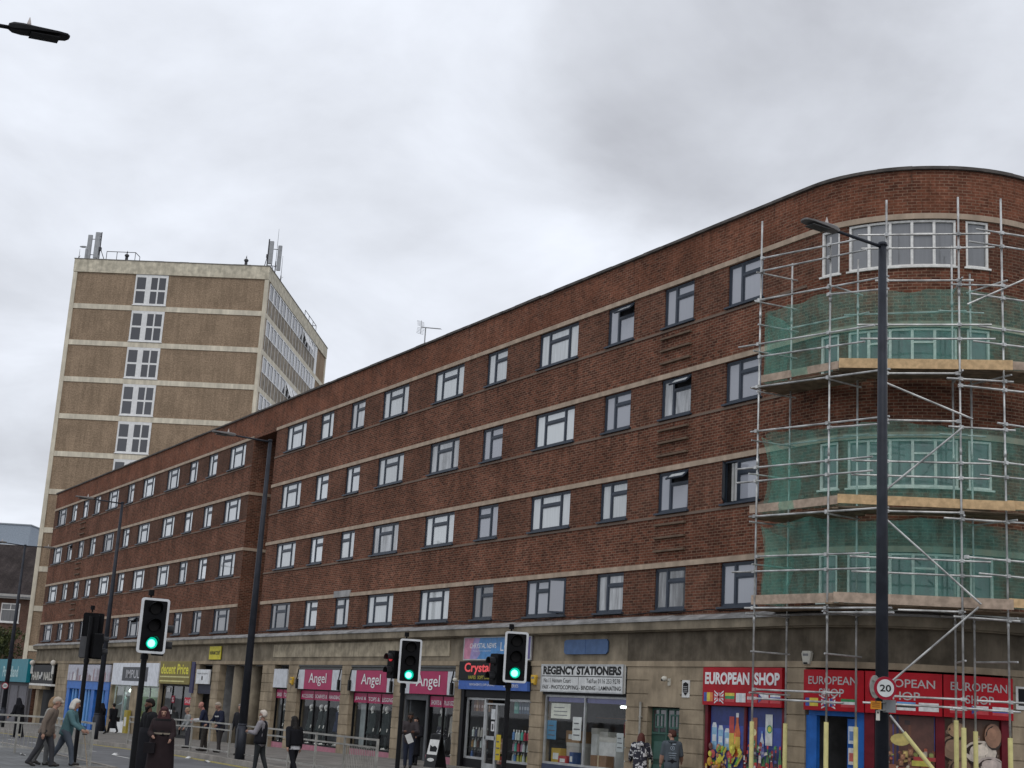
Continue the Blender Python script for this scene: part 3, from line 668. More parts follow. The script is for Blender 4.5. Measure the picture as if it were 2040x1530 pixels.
def draw_cheese(q, w, h):
    q(rect(0, 0, w, h), (.10,.045,.03))
    clutter(q, w, h, 0, .9, 0, .95, 30, [(.30,.18,.11),(.42,.3,.22),(.16,.07,.04),(.24,.10,.06)], .05, .14)
    for (x, y, a, b_, c) in ((.15,.62,.22,.16,(.28,.18,.12)),(.62,.58,.30,.15,(.62,.54,.46)),(.25,.35,.2,.14,(.22,.13,.09)),(.8,.4,.26,.13,(.5,.42,.38)),(.2,.85,.16,.1,(.35,.22,.13)),(.55,.2,.28,.12,(.45,.36,.3)),(.85,.8,.16,.16,(.3,.16,.1)),(.1,.12,.2,.12,(.5,.4,.3)),(.9,.1,.2,.12,(.6,.5,.44))):
        q(circ(x*w+.02, y*h-.05, a*w, b_*h), (.03,.015,.01)); q(circ(x*w, y*h, a*w, b_*h), c); q(circ(x*w-.03, y*h+.04, a*w*.55, b_*h*.5), [min(.8, v*1.25) for v in c])
z0w = .02
for s in (-32.58, -29.42): M().sbox(s-.05 if s < -31 else s-.02, s+.07, -.3, .01, zg(-30)-.05, 2.04).build('door_post', DRED, B)
M().sbox(-32.58, -29.35, -.3, -.02, zg(-30)-.05, z0w-.003).build('stall_riser', DRED, B)
poster('window_poster', 'colourful window poster of juice cartons, bottles and fruit on deep blue', -32.45, -29.45, z0w, 2.02, -.06, draw_drinks, (.06,.08,.25))
M().sbox(-30.95, -30.87, -.05, .0, z0w, 2.02).build('mullion', DRED, B)
for a, c in ((-26.80,-26.56),(-25.11,-24.90),(-23.50,-23.25)): M().sbox(a, c, -.3, .02, zg(-27)-.05, 2.018).build('red_pillar', DRED, B)
poster('window_poster', 'brown and blue window poster of jars and meats behind the lamp post', -26.55, -25.12, .2, 2.0, -.06, draw_jars, (.10,.04,.03)); poster('window_poster', 'window poster of pale sliced cheese and meat rolls at the right edge', -24.89, -23.51, .2, 2.0, -.06, draw_cheese, (.10,.05,.03))
for a, c in ((-26.55,-25.12),(-24.89,-23.51)): M().sbox(a, c, -.3, -.02, zg(-27)-.05, .197).build('stall_riser', DRED, B)
# blue doorway
m_ = M(); m_.sbox(-28.45, -26.82, -.14, -.02, 1.90, 2.015); m_.sbox(-28.54, -28.18, -.14, -.02, zg(-28), 1.897); m_.sbox(-27.0, -26.82, -.14, -.02, zg(-28), 1.897); m_.build('door_frame', BLUE, B)
m_ = M(); m_.hexa([P(-27.36,-.2,zg(-28)),P(-27.0,-.06,zg(-28)),P(-27.0,-.12,zg(-28)),P(-27.36,-.26,zg(-28)),P(-27.36,-.2,1.85),P(-27.0,-.06,1.85),P(-27.0,-.12,1.85),P(-27.36,-.26,1.85)])
dr = m_.build('door', BLUE, B)
m_ = M()
for k, (zz, hh) in enumerate(((1.25,.42),(.75,.4),(.25,.42))):
    pq = lambda u, zv, e_: tuple(Vector(P(-27.36,-.2,0)).lerp(Vector(P(-27.0,-.06,0)), u)+Vector(P(-27.2,.06+e_,0))-Vector(P(-27.2,0,0)))[:2]+(zv,)
    for (u0,u1,a,b_,col,e_) in ((.2,.82,zz,zz+hh,[(.6,.66,.72),(.66,.64,.6),(.5,.42,.5)][k],0),(.3,.7,zz+.08,zz+hh-.12,[(.1,.2,.45),(.5,.1,.08),(.55,.45,.1)][k],.004)):
        m_.face([pq(u0,a,e_),pq(u1,a,e_),pq(u1,b_,e_),pq(u0,b_,e_)], 0, col)
m_.build('door_notice', PRINT, dr)
# dim shelves inside the doorway
m_ = M()
for z in (-.1,.4,.9,1.4): m_.sbox(-28.15, -27.3, -2.2, -1.7, z, z+.03); 
m_.build('wall_shelf', DARK, B)
# alarm boxes, cameras, small fittings on the stone
def fitting(name, label, cat, s, z, parts):
    t = thing(name, label, cat, P(s, 0, z)); inv = Vector(t.location)
    for nm, fn, m in parts:
        b = M(); fn(b); o = b.build(nm, m, t); o.location = -inv
    return t
CRM = plain((.55,.53,.46), .5, 'cream_plastic'); YEL = plain((.60,.38,.05), .5, 'yellow_plastic')
def alarm(s, z, m, label, w=.17):
    def bd(b):
        n = 10; pts = [(-w*.8, w), (w*.8, w), (w, w*.6), (w*.62, -w), (-w*.62, -w), (-w, w*.6)]
        b.loft([[P(s+x, d, z+y) for x, y in pts] for d in (.02, .10)]+[[P(s+x*.8, .12, z+y*.8) for x, y in pts]])
    fitting('alarm_box', label, 'alarm box', s, z, [('cover', bd, m), ('strobe', lambda b: b.sbox(s-w*.35, s+w*.35, .10, .135, z-w*.95, z-w*.7), BLACK), ('faceplate', lambda b: b.sbox(s-w*.55, s+w*.55, .118, .126, z+w*.25, z+w*.6), plain((.2,.2,.2)))])
alarm(-28.45, 3.32, CRM, 'cream shield shaped alarm box on the stone frieze beside scaffold tubes'); alarm(-41.75, 2.62, YEL, 'yellow alarm box on the stone pier left of the stationers sign', .16)
alarm(-62.9, 2.35, YEL, 'yellow alarm box on the stone pier between two Angel signs', .17)
def camera(s, z, label):
    fitting('security_camera', label, 'camera', s, z, [('bracket', lambda b: (b.sbox(s-.05, s+.05, .02, .06, z-.18, z+.02), b.tube(P(s,.05,z-.05), P(s,.2,z-.02), .025)), CRM),
      ('housing', lambda b: b.ell(P(s,.22,z), (.09,.09,.08), 12, 8), CRM), ('lens', lambda b: b.ell(P(s-.02,.29,z-.03), (.04,.03,.04), 8, 6), BLACK)])
camera(-46.98, 2.55, 'white dome security camera on the pier left of the Crystal sign'); camera(-34.3, 2.72, 'cream dome lamp housing high on the stone above the green door')
fitting('wall_plaque', 'white plaque with a black shield on the stone beside the green door', 'plaque', -33.5, 2.2, [('plate', lambda b: b.sbox(-33.68, -33.34, .02, .045, 2.22, 2.70), plain((.62,.62,.6))),
   ('shield', lambda b: b.prism([P(-33.51+x, .055, 2.46+y) for x, y in ((-.12,.14),(0,.19),(.12,.14),(.12,-.08),(0,-.19),(-.12,-.08))], (0,.008,0)), BLACK), ('stripe', lambda b: [b.sbox(-33.6, -33.42, .054, .058, 2.36+.05*i, 2.38+.05*i) for i in range(4)], plain((.3,.3,.3)))])
fitting('wall_plaque', 'black shield plaque on the stone at the far right edge under a lamp', 'plaque', -22.95, 2.3, [('plate', lambda b: b.sbox(-23.1, -22.75, .02, .045, 2.3, 2.85), plain((.62,.62,.6))), ('shield', lambda b: b.sbox(-23.03, -22.82, .045, .055, 2.4, 2.8), BLACK)])
fitting('blank_board', 'plain blue board with rounded corners fixed to the stone frieze', 'board', -38.75, 3.45, [('board', lambda b: b.prism([P(-40.0+x, .06, 3.45+y) for x, y in ((.1,0),(2.4,0),(2.5,.08),(2.5,.38),(2.42,.46),(.1,.46),(0,.4),(0,.07))], (0,.04,0)), plain((.07,.125,.245), .5)), ('seam', lambda b: b.sbox(-38.76, -38.74, .058, .063, 3.45, 3.91), plain((.04,.08,.2)))])
# green double door
m_ = M(); m_.sbox(-35.33, -33.82, -.2, -.15, zg(-34), 1.9); gd = m_.build('door', plain((.022,.065,.048), .45, 'green_door_paint'), B)
m_ = M()
for x0 in (-35.28, -34.55):
    m_.sbox(x0, x0+.66, -.152, -.12, 1.16, 1.20); m_.sbox(x0+.30, x0+.36, -.152, -.13, 1.2, 1.86); m_.sbox(x0+.13, x0+.53, -.151, -.128, 1.33, 1.38); m_.sbox(x0+.13, x0+.53, -.151, -.128, 1.68, 1.73); m_.sbox(x0+.13, x0+.18, -.153, -.131, 1.38, 1.68); m_.sbox(x0+.48, x0+.53, -.153, -.131, 1.38, 1.68)
    for zz in (.45, -.2): m_.sbox(x0+.1, x0+.56, -.152, -.13, zz, zz+.5)
m_.sbox(-34.6, -34.55, -.15, -.11, zg(-34), 1.88); m_.build('grille', plain((.05,.11,.09), .45), gd)
m_ = M(); m_.ell(P(-34.5,-.1,.78), (.04,.04,.04), 8, 6); m_.build('handle', ALU, gd)
m_ = M()
for x0 in (-35.26, -34.53): m_.sbox(x0, x0+.62, -.151, -.148, 1.22, 1.84)
m_.build('pane', P_DARK, gd)
m_ = M(); m_.tube(P(-35.62,.08,zg(-35)), P(-35.62,.08,2.1), .035); fitting('drain_pipe', 'thin grey pipe up the stone left of the green door', 'pipe', -35.62, zg(-35), [('pipe', lambda b: b.tube(P(-35.62,.08,zg(-35)), P(-35.62,.08,2.05), .035), RAIL), ('bracket', lambda b: [b.sbox(-35.67, -35.57, .02, .1, z, z+.04) for z in (.3, 1.6)], RAIL)])
# ---- stationers
SG = plain((.60,.61,.60), .45, 'off_white_board')
def reg_extra(t, dd):
    b = M(); b.sbox(-41.15, -36.53, dd, dd+.004, 2.74, 2.765); b.sbox(-38.965, -38.95, dd, dd+.004, 2.28, 2.74); return [b.build('rule_line', TK, t)]
sign('shop_sign', 'white fascia board reading REGENCY STATIONERS in black capitals', -41.2, -36.5, 2.26, 3.12, SG, [('REGENCY STATIONERS', -41.08, -36.6, 2.80, 3.07, TK, .05), ('No.11 Hannam Court', -41.02, -39.4, 2.55, 2.69, TK), ('Tel/Fax 0116 253 9278', -38.5, -36.65, 2.55, 2.69, TK), ('FAX - PHOTOCOPYING - BINDING - LAMINATING', -41.08, -36.6, 2.34, 2.47, TK, .01)], .1, .03, ALU, reg_extra)
m_ = M(); m_.sbox(-41.2, -36.5, -.15, .02, 2.17, 2.255); m_.build('fascia_strip', BLACK, B)
glazing(-41.2, -36.5, -.02, 2.17, 2, ALU, -.12, .07, plain((.05,.06,.10)))
m_ = M(); m_.sbox(-41.1, -36.6, -.17, -.14, 1.95, 2.1); m_.build('shutter_edge', plain((.12,.12,.28)), B)
def goods(name, label, cat, s, d, z, w, dp, h, m, extra=None, rz=0., group=None):
    t = thing(name, label, cat, P(s, d, z), rz, group); b = M(); b.box(-w/2, w/2, -dp/2, dp/2, 0, h); b.build('body', m, t)
    b = M()
    if extra == 'lid': b.box(-w/2-.01, w/2+.01, -dp/2-.01, dp/2+.01, h*.86, h+.012); b.build('lid', plain((.5,.48,.44)), t)
    elif extra == 'tape': b.box(-.03, .03, -dp/2-.004, dp/2+.004, h*.0, h+.004); b.build('tape', plain((.5,.42,.28)), t)
    elif extra == 'label': b.box(-w*.3, w*.3, -dp/2-.006, -dp/2, h*.3, h*.7); b.build('label_patch', plain((.62,.62,.6)), t)
    elif extra == 'print': b.box(-w*.35, w*.35, -dp/2-.006, -dp/2, h*.2, h*.25); b.box(-w*.35, w*.35, -dp/2-.006, -dp/2, h*.45, h*.5); b.box(-w*.35, w*.2, -dp/2-.006, -dp/2, h*.7, h*.75); b.build('printed_lines', plain((.12,.12,.13)), t)
    return t
z = -.02; CARD = plain((.32,.20,.11), .8, 'cardboard'); CARD2 = plain((.22,.13,.08), .8, 'brown_cardboard'); PAP = plain((.66,.66,.64), .7, 'white_paper')
M().sbox(-41.1, -36.6, -1.0, -.2, z-.06, z-.002).build('display_sill', SHOPWALL, B)
goods('box', 'yellow box at the bottom left of the stationers window', 'box', -40.75, -.5, z, .55, .4, .5, plain((.45,.30,.05)), 'label'); goods('box', 'red box lying in the stationers window below the yellow one', 'box', -40.2, -.36, z, .5, .3, .28, plain((.35,.04,.04)), 'label')
goods('box', 'brown cardboard carton with white label in the stationers window', 'box', -40.1, -.75, z+.7, .8, .5, .38, CARD, 'label'); goods('box', 'pale archive box under the brown carton in the stationers window', 'box', -40.05, -.75, z, .75, .5, .698, plain((.42,.40,.36)), 'lid')
goods('lever_file', 'dark blue lever arch file in the stationers window', 'file', -39.72, -.38, z, .22, .3, .42, plain((.04,.08,.2)), 'label')
for i, (s, w, h) in enumerate(((-39.15,.32,1.2),(-38.8,.5,1.1))): goods('cabinet', ['tall narrow white cabinet in the stationers window', 'wide white cabinet with a handle in the stationers window'][i], 'cabinet', s, -.9-i*.1, z, w, .4, h, PAP, 'lid')
goods('cabinet', 'white drawer cabinet right of centre in the stationers window', 'cabinet', -38.1, -.75, z, .9, .5, .95, plain((.58,.58,.57)), 'lid'); goods('box', 'brown box lying in front of the white drawers', 'box', -38.1, -.32, z, .85, .3, .40, CARD2, 'tape')
for i in range(7): goods('book', 'upright bound book on the shelf inside the stationers', 'book', -38.6+i*.13, -1.6, 1.0, .11, .25, .42+.05*(i % 3), plain([(.3,.05,.05),(.5,.5,.48),(.1,.1,.12),(.25,.2,.16)][i % 4]), None, 0, 'books on the shelf of the stationers')
M().sbox(-39.2, -36.7, -1.9, -1.4, .96, .998).build('wall_shelf', CARD2, B)
M().sbox(-40.9, -37.2, -2.4, -1.9, 1.5, 1.54).build('wall_shelf', CARD2, B)
goods('notice', 'wide white notice stuck inside the stationers window, top left', 'notice', -40.35, -.155, 1.42, 1.15, .01, .48, plain((.66,.65,.55)), 'print'); goods('notice', 'white portrait notice in the middle of the stationers window', 'notice', -39.35, -.155, .78, .5, .01, .72, PAP, 'print')
goods('notice', 'blue poster at the left of the stationers window', 'notice', -40.85, -.16, .75, .55, .01, .6, plain((.08,.22,.36)), 'print'); goods('notice', 'small white notice low at the right of the stationers window', 'notice', -36.95, -.16, .55, .35, .01, .55, plain((.5,.52,.52)), 'print')
t = thing('ceiling_light', 'lit fluorescent tube at the top right of the stationers window', 'light', P(-37.1, -.6, 1.86)); b = M(); b.box(-.5,.5,-.06,.06,.05,.1); b.build('fitting', PAP, t); b = M(); b.tube((-.48,0,.02),(.48,0,.02),.035); b.build('lamp_tube', emit('lit_tube', (.9,1,.98), 12.), t)
# ---- the vape shop
def cn_extra(t, dd):
    b = M(); s0, s1, z0, z1 = -46.66, -42.03, 3.30, 4.05; n = 24
    pk, pb, bl, dv = (.55,.20,.30), (.30,.24,.48), (.05,.22,.50), (.09,.07,.24)
    for i in range(n):
        a, c = s0+(s1-s0)*i/n, s0+(s1-s0)*(i+1)/n; u = i/n
        col = pk if u < .14 else bl if u < .70 else dv
        b.sbox(a, c, dd, dd+.004, z0, z1, 0, col)
    b.prism([P(s0+.45+x, dd+.005, z0+y) for x, y in ((0,.0),(.5,0),(.75,.2),(.55,.5),(.7,.75),(.25,.75),(.1,.4))], (0,.002,0), 0, pb)
    return [b.build('printed_sheet', PRINT, t)]
sign('shop_sign', 'blue and pink panel reading CHRYSTAL NEWS on the stone frieze', -46.7, -42.0, 3.27, 4.08, plain((.5,.42,.5)), [('CHRYSTAL NEWS', -46.25, -44.35, 3.68, 3.86, TW, .015), ('Newsagent and Convenience Store', -46.0, -44.7, 3.56, 3.61, TW), ('LOTTO', -44.05, -42.3, 3.58, 3.88, TW)], .05, .04, ALU, cn_extra)
sign('shop_sign', 'black fascia with red Crystal lettering and small yellow words', -46.82, -42.03, 2.56, 3.22, BLACK, [('Crystal Vapes', -46.4, -42.7, 2.75, 3.17, emit('red_neon_lettering', (.75,.07,.08), .55), .025), ('VAPES', -46.1, -45.55, 2.60, 2.72, plain((.55,.5,.06), .5, 'yellow_lettering')), ('SOFT DRINK', -45.4, -44.35, 2.60, 2.72, plain((.55,.5,.06), .5, 'yellow_lettering'))], .14, .03)
sign('shop_sign', 'blue strip with white small words under the black Crystal fascia', -46.82, -42.03, 2.24, 2.55, plain((.06,.13,.40)), [('NEWSAGENTS | OFF LICENCE', -46.0, -44.2, 2.35, 2.45, TW), ('GROCERIES', -43.6, -42.6, 2.35, 2.45, TW)], .12, .03)
M().sbox(-46.82, -46.6, -.3, .015, zg(-46), 2.235).build('black_pillar', BLACK, B); M().sbox(-46.6, -42.03, -.2, -.02, 1.98, 2.235).build('shutter_box', BLACK, B)
def shop_goods(s0, s1, d, zs, cols, h, n, label, group, kind, step=None):
    """a row of small wares: each one a copy of the first of its shape"""
    protos = {}
    for zi in zs:
        for i in range(n):
            s = s0+(s1-s0)*(i+.5)/n; c = rp.choice(cols)
            if c not in protos:
                t = thing(kind, label, kind.replace('_', ' '), P(s, d, zi), 0, group); b = M()
                if kind == 'bottle': b.tube((0,0,0),(0,0,h*.6),.055,None,8); b.tube((0,0,h*.6),(0,0,h*.8),.055,.022,8); b.build('body', plain(c, .4), t); b = M(); b.tube((0,0,h*.8),(0,0,h),.025,None,8); b.build('cap', PAP, t)
                else: b.box(-.06,.06,-.05,.05,0,h); b.build('carton', plain(c, .5), t); b = M(); b.box(-.05,.05,-.056,-.05,h*.3,h*.55); b.build('label_patch', plain([min(.8, v+.3) for v in c], .5), t)
                protos[c] = t
            else: copy_thing(protos[c], P(s, d+rp.uniform(-.03,.03), zi), rp.uniform(-.3,.3))
BR = [(.55,.60,.58),(.1,.45,.35),(.45,.05,.08),(.12,.25,.5),(.5,.48,.1),(.25,.55,.3),(.5,.3,.4)]
DK = [(.10,.05,.04),(.4,.38,.34),(.3,.08,.05),(.05,.06,.1),(.38,.22,.08)]
glazing(-46.58, -45.2, -.15, 1.97, 1, ALU, -.15, .08, BLACK); glazing(-43.75, -42.08, -.15, 1.97, 1, ALU, -.15, .08, BLACK)
m_ = M()
for s0, s1 in ((-46.5,-45.25),(-43.65,-42.15)):
    for zz in (-.13, .25, .62, 1.5): m_.sbox(s0, s1, -.75, -.2, zz-.02, zz)
m_.build('display_shelf', DARK, B)
shop_goods(-46.5,-45.25,-.35,(.62,.25),DK+BR[:2],.32,6,'small dark bottle or carton in the left window of the vape shop','wares in the left vape shop window','bottle')
shop_goods(-46.5,-45.25,-.35,(-.13,),[(.5,.5,.52),(.1,.18,.4),(.05,.05,.06)],.34,6,'pale or blue bottle on the lowest left shelf of the vape shop','wares on the lowest left vape shop shelf','bottle')
shop_goods(-46.5,-45.25,-.4,(1.5,),[(.35,.18,.08),(.5,.45,.4),(.2,.08,.05)],.4,7,'brown packet on the top left shelf of the vape shop','packets on the top left vape shop shelf','packet')
shop_goods(-43.65,-42.15,-.35,(.62,.25,-.13),BR,.34,8,'bright bottle on the lower right shelves of the vape shop','wares in the right vape shop window','bottle')
shop_goods(-43.65,-42.15,-.4,(1.5,),[(.5,.52,.5),(.06,.10,.16),(.1,.4,.33)],.42,9,'slim carton on the top right shelf of the vape shop','cartons on the top right vape shop shelf','carton')
# half glazed door between
m_ = M(); dz0 = zg(-45)
m_.sbox(-45.2, -45.12, -.16, -.08, dz0, 1.97); m_.sbox(-43.83, -43.75, -.16, -.08, dz0, 1.97); m_.sbox(-45.12, -43.83, -.16, -.08, 1.74, 1.80); m_.sbox(-45.12, -43.83, -.16, -.08, 1.92, 1.97); m_.sbox(-44.37, -44.3, -.161, -.079, dz0, 1.739)
m_.sbox(-45.12, -44.37, -.15, -.09, dz0, -.25); m_.sbox(-45.12, -44.37, -.15, -.09, .55, .68); m_.sbox(-45.12, -45.05, -.15, -.09, -.25, 1.74); m_.sbox(-44.44, -44.37, -.15, -.09, -.25, 1.74); dr = m_.build('door', ALU, B)
m_ = M(); m_.face([P(-45.06,-.12,-.25),P(-44.43,-.12,-.25),P(-44.43,-.12,1.7),P(-45.06,-.12,1.7)]); m_.face([P(-44.3,-.12,dz0),P(-43.84,-.12,dz0),P(-43.84,-.12,1.73),P(-44.3,-.12,1.73)]); m_.build('pane', GLASS, dr)
m_ = M(); m_.sbox(-44.75, -44.48, -.11, -.1, 1.25, 1.6, 0, (.6,.62,.62)); m_.sbox(-44.72, -44.5, -.11, -.1, .85, 1.18, 0, (.68,.68,.68)); m_.sbox(-44.66, -44.56, -.1, -.097, .9, 1.1, 0, (.05,.05,.05)); m_.build('door_notice', PRINT, dr)
goods('notice', 'tall yellow notice beside the vape shop door', 'notice', -44.08, -.06, -.1, .3, .015, .85, plain((.55,.42,.04)), 'print')
shop_goods(-45.05,-44.45,-.5,(-.25,.1,.35),[(.45,.08,.06),(.55,.35,.25),(.5,.15,.2)],.26,4,'red packet piled behind the vape shop door','packets behind the vape shop door','packet')
# ---- Angel fashion shop
AG = [(-56.55,-52.4,-55.95,-53.0),(-62.3,-57.5,-61.5,-58.45),(-51.6,-47.35,-50.95,-47.9)]
nm = ['pink and white fascia reading Angel, middle one above JEANS and TOPS', 'pink and white fascia reading Angel, leftmost one above SCARVES', 'pink and white fascia reading Angel above the shop door']
for i, (a, c, p, q) in enumerate(AG):
    def ex(t, dd): b = M(); b.sbox(p, q, dd, dd+.01, 2.01, 2.86); return [b.build('pink_panel', MAGENTA, t)]
    t = sign('shop_sign', nm[i], a+.03, c-.03, 2.01, 2.86, plain((.55,.57,.60), .45, 'pale_board'), (), .1, -.06, None, ex)
    o = stext('Angel', p+.55, q-.55, 2.16, 2.72, .064, TW, t, .006); o.location = -Vector(t.location)
    m_ = M(); m_.sbox(a, c, -.15, -.02, 2.875, 2.98); m_.sbox(a, c, -.15, .03, 3.0, 3.075); m_.build('shutter_box', plain((.10,.10,.095), .6), B)
    for x in (a+.08, c-.08):
        bl = M(); bl.tube(P(x,-.02,2.85), P(x-.05,.1,2.45), .02, None, 6); bl.sbox(x-.09, x+.05, .05, .12, 2.0, 2.45); fitting('awning_arm', 'black folded awning arm against the %s edge of the %s Angel sign' % ('left' if x == a+.08 else 'right', ['middle', 'leftmost', 'rightmost'][i]), 'awning arm', x, 2.0, [('arm', lambda b, x=x: b.tube(P(x,.05,2.9), P(x-.05,.1,2.45), .025, None, 6), BLACK), ('spring_box', lambda b, x=x: b.sbox(x-.08, x+.06, .06, .14, 2.02, 2.45), BLACK)])
sign('shop_sign', 'blank white square board beside the passage at the Angel shop', -65.25, -63.6, 2.03, 2.88, plain((.55,.57,.60), .45, 'pale_board'), (), .1, -.06)
def strip(a, c, words, n, lab):
    sign('window_band', lab, a, c, 1.56, 1.95, MAGENTA, [(w_, a+(c-a)*i/n+.12, a+(c-a)*(i+1)/n-.12, 1.64, 1.80, TW, .01) for i, w_ in enumerate(words) if w_], .012, -.17)
zf = lambda x: zg(x)+.25
PINK = plain((.38,.16,.20), .6, 'pink_sill')
for a, c, n in ((-65.25,-63.55,2),(-62.25,-57.55,3),(-56.5,-52.45,3),(-49.6,-47.4,2)): glazing(a, c, zf(a), 2.0, n, BLACK, -.2, .07, PINK)
strip(-65.2,-63.6,['DRESS','TOPS'],2,'pink window band at the narrow Angel window by the passage'); strip(-62.2,-57.6,['ACCESSORIES','SCARVES &','HANDBAGS'],3,'pink window band reading SCARVES in white'); strip(-56.45,-52.5,['JEANS &','TOPS &','LEGGINGS'],3,'pink window band reading JEANS and TOPS in white'); strip(-49.55,-47.45,['SHORTS &','PLUS SIZE'],2,'pink window band reading PLUS SIZE beside the shop door')
m_ = M(); z0_ = zg(-51); m_.sbox(-51.6, -51.45, -.22, -.1, z0_, 2.0); m_.sbox(-49.75, -49.6, -.22, -.1, z0_, 2.0); m_.sbox(-51.45, -49.75, -.22, -.1, 1.78, 2.0); m_.sbox(-51.45, -51.3, -.9, -.25, z0_, 1.75); dr = m_.build('door_frame', plain((.09,.095,.10), .5), B)
m_ = M(); m_.face([P(-49.92,-.22,z0_),P(-49.92,-1.1,z0_),P(-49.92,-1.1,1.75),P(-49.92,-.22,1.75)]); dr2 = m_.build('door', GLASS, B); m_ = M(); m_.sbox(-49.98, -49.87, -1.12, -1.06, z0_, 1.77); m_.build('handle', ALU, dr2)
for a, c in ((-65.2,-63.6),(-62.2,-57.6),(-56.4,-52.5),(-49.6,-47.4)): M().sbox(a, c, -1.4, -.25, zf(a)-.1, zf(a)-.01).build('display_floor', plain((.10,.10,.105)), B)
CURT = mat('grey_backdrop', (.05,.055,.06), .9, 0, .3, 2)
for a, c in ((-62.2,-57.6),(-56.4,-52.5),(-49.6,-47.4)): M().sbox(a, c, -1.7, -1.6, zf(a), 2.6).build('backdrop', CURT, B)
M().sbox(-56.3, -55.6, -.5, -.45, zf(-56), 1.5).build('backdrop', plain((.30,.33,.33)), B)
# ---- left wing shops
sign('passage_sign', 'small yellow sign with black lettering above the passage', -74.65, -72.85, 3.32, 4.0, plain((.58,.50,.03), .5, 'yellow_board'), [('HANNAM COURT', -74.55, -72.95, 3.56, 3.76, TK, .02)], .04, .04)
sign('shop_sign', 'small white projecting board over the narrow black doorway by the passage', -76.3, -74.2, 2.05, 2.80, plain((.66,.67,.68), .45), [('1', -75.4, -75.2, 2.25, 2.45, TK), ('HAIR STUDIO', -76.1, -74.4, 2.55, 2.62, TK)], .08, .03)
M().sbox(-76.2, -74.1, -.3, -.02, 1.55, 2.03).build('fascia_strip', plain((.025,.027,.045)), B); M().sbox(-76.2, -74.1, -.8, -.7, zg(-75), 1.55).build('doorway', BLACK, B)
def dp_extra(t, dd):
    b = M()
    for zz, x1 in ((2.34,-77.4),(2.10,-78.2)): b.sbox(-82.6, x1, dd, dd+.004, zz, zz+.07)
    return [b.build('small_print', plain((.60,.56,.25)), t)]
sign('shop_sign', 'mustard fascia reading decent Price in bright yellow', -82.75, -77.3, 1.98, 3.22, plain((.20,.16,.035), .5, 'mustard_board'), [('decent Price', -82.5, -77.6, 2.52, 3.08, plain((.68,.62,.06), .5, 'bright_yellow_lettering'), .025)], .1, .03, None, dp_extra)
M().sbox(-77.28, -76.75, -.1, .1, 1.55, 3.2).build('fascia_strip', plain((.05,.05,.11)), B)
glazing(-82.7, -77.2, zg(-80)+.1, 1.95, 3, BLACK, -.18, .08, BLACK)
sign('window_poster', 'red sale notice in the decent Price window', -78.6, -77.5, .9, 1.3, plain((.5,.03,.05)), [('SALE', -78.5, -77.6, 1.0, 1.2, TW)], .01, -.16); sign('window_poster', 'dark red heart notice on the decent Price door', -81.0, -80.4, .95, 1.35, plain((.28,.02,.04)), [('%', -80.9, -80.5, 1.02, 1.25, TW)], .01, -.16)
for i, (s, zz) in enumerate(((-81.6,1.55),(-80.9,.35))): goods('notice', ['white notice high in the decent Price window', 'white price notice low on the decent Price door'][i], 'notice', s, -.15, zz, .5, .01, .22, PAP, 'print')
def im_extra(t, dd):
    b = M(); b.sbox(-90.3, -85.0, dd, dd+.004, 2.05, 2.88); return [b.build('dark_panel', plain((.035,.037,.045), .4), t)]
sign('shop_sign', 'white fascia with a dark panel reading IMPULSE', -92.6, -83.0, 1.80, 3.12, plain((.66,.68,.72), .45, 'cool_white_board'), [('IMPULSE', -89.5, -85.7, 2.22, 2.72, plain((.45,.45,.47), .4), .01)], .1, .03, None, im_extra)
sign_l = stext
for a, c in ((-92.5,-88.6),(-87.2,-83.1)): glazing(a, c, zg(-88)+.62, 1.78, 2, ALU, -.18, .07, WHITE)
M().sbox(-88.55, -87.25, -.25, .0, zg(-88), 1.78).build('stone_pier', STONE, B)
M().sbox(-92.4, -88.7, -1.9, -1.8, zg(-88)+.6, 2.6).build('backdrop', plain((.16,.22,.13)), B); M().sbox(-87.1, -83.2, -1.9, -1.8, zg(-88)+.6, 2.6).build('backdrop', plain((.12,.24,.17)), B)
for i, s in enumerate((-91.8,-89.9)): 
    t = thing('ceiling_light', ['lit tube at the left inside the IMPULSE window', 'lit tube at the right inside the IMPULSE window'][i], 'light', P(s,-1.0,1.55)); b = M(); b.obox((-.7,.3,.1*(1-2*i)),(.7,-.3,-.1*(1-2*i)),.12,.1); b.build('lamp_tube', emit('lit_tube_green', (.8,1,.85), 6.), t); b = M(); b.box(-.1,.1,-.1,.1,.1,.3); b.build('fitting', ALU, t)
def hair_extra(t, dd):
    b = M(); b.sbox(-103.8, -93.2, dd, dd+.003, 1.95, 2.98, 0, (.42,.42,.48)); rr = random.Random(9)
    for i in range(26):
        x = -103.5+i*.4; h = rr.uniform(.3,.9); w = rr.uniform(.25,.6)
        pts = [P(x+w*u, dd+.004+.0004*i, 1.96+h*v) for u, v in ((0,0),(1,0),(.9,.5),(1,.8),(.5,1),(.05,.75),(.15,.4))]
        b.face(pts, 0, rr.choice([(.26,.20,.24),(.36,.30,.36),(.5,.5,.54),(.18,.12,.13),(.3,.16,.18),(.62,.62,.64)]))
    return [b.build('printed_sheet', PRINT, t)]
sign('shop_sign', 'faded photographic fascia above the bright blue shopfront', -103.85, -93.15, 1.93, 3.0, plain((.4,.4,.45)), [], .1, .03, None, hair_extra)
m_ = M(); m_.sbox(-103.9, -93.15, -.1, .08, 1.40, 1.92)
for x in (-103.9, -100.6, -97.4, -94.0): m_.sbox(x, x+.75, -.15, .05, zg(-98), 1.40)
m_.build('shopfront_frame', plain((.035,.15,.48), .45, 'bright_blue_paint'), B)
for x in (-102.6,-101.8,-99.2,-98.4,-96.0,-95.0): M().sbox(x, x+.35, -.12, -.02, zg(-98)+.2, 1.38).build('door_panel', plain((.10,.28,.60), .5), B)
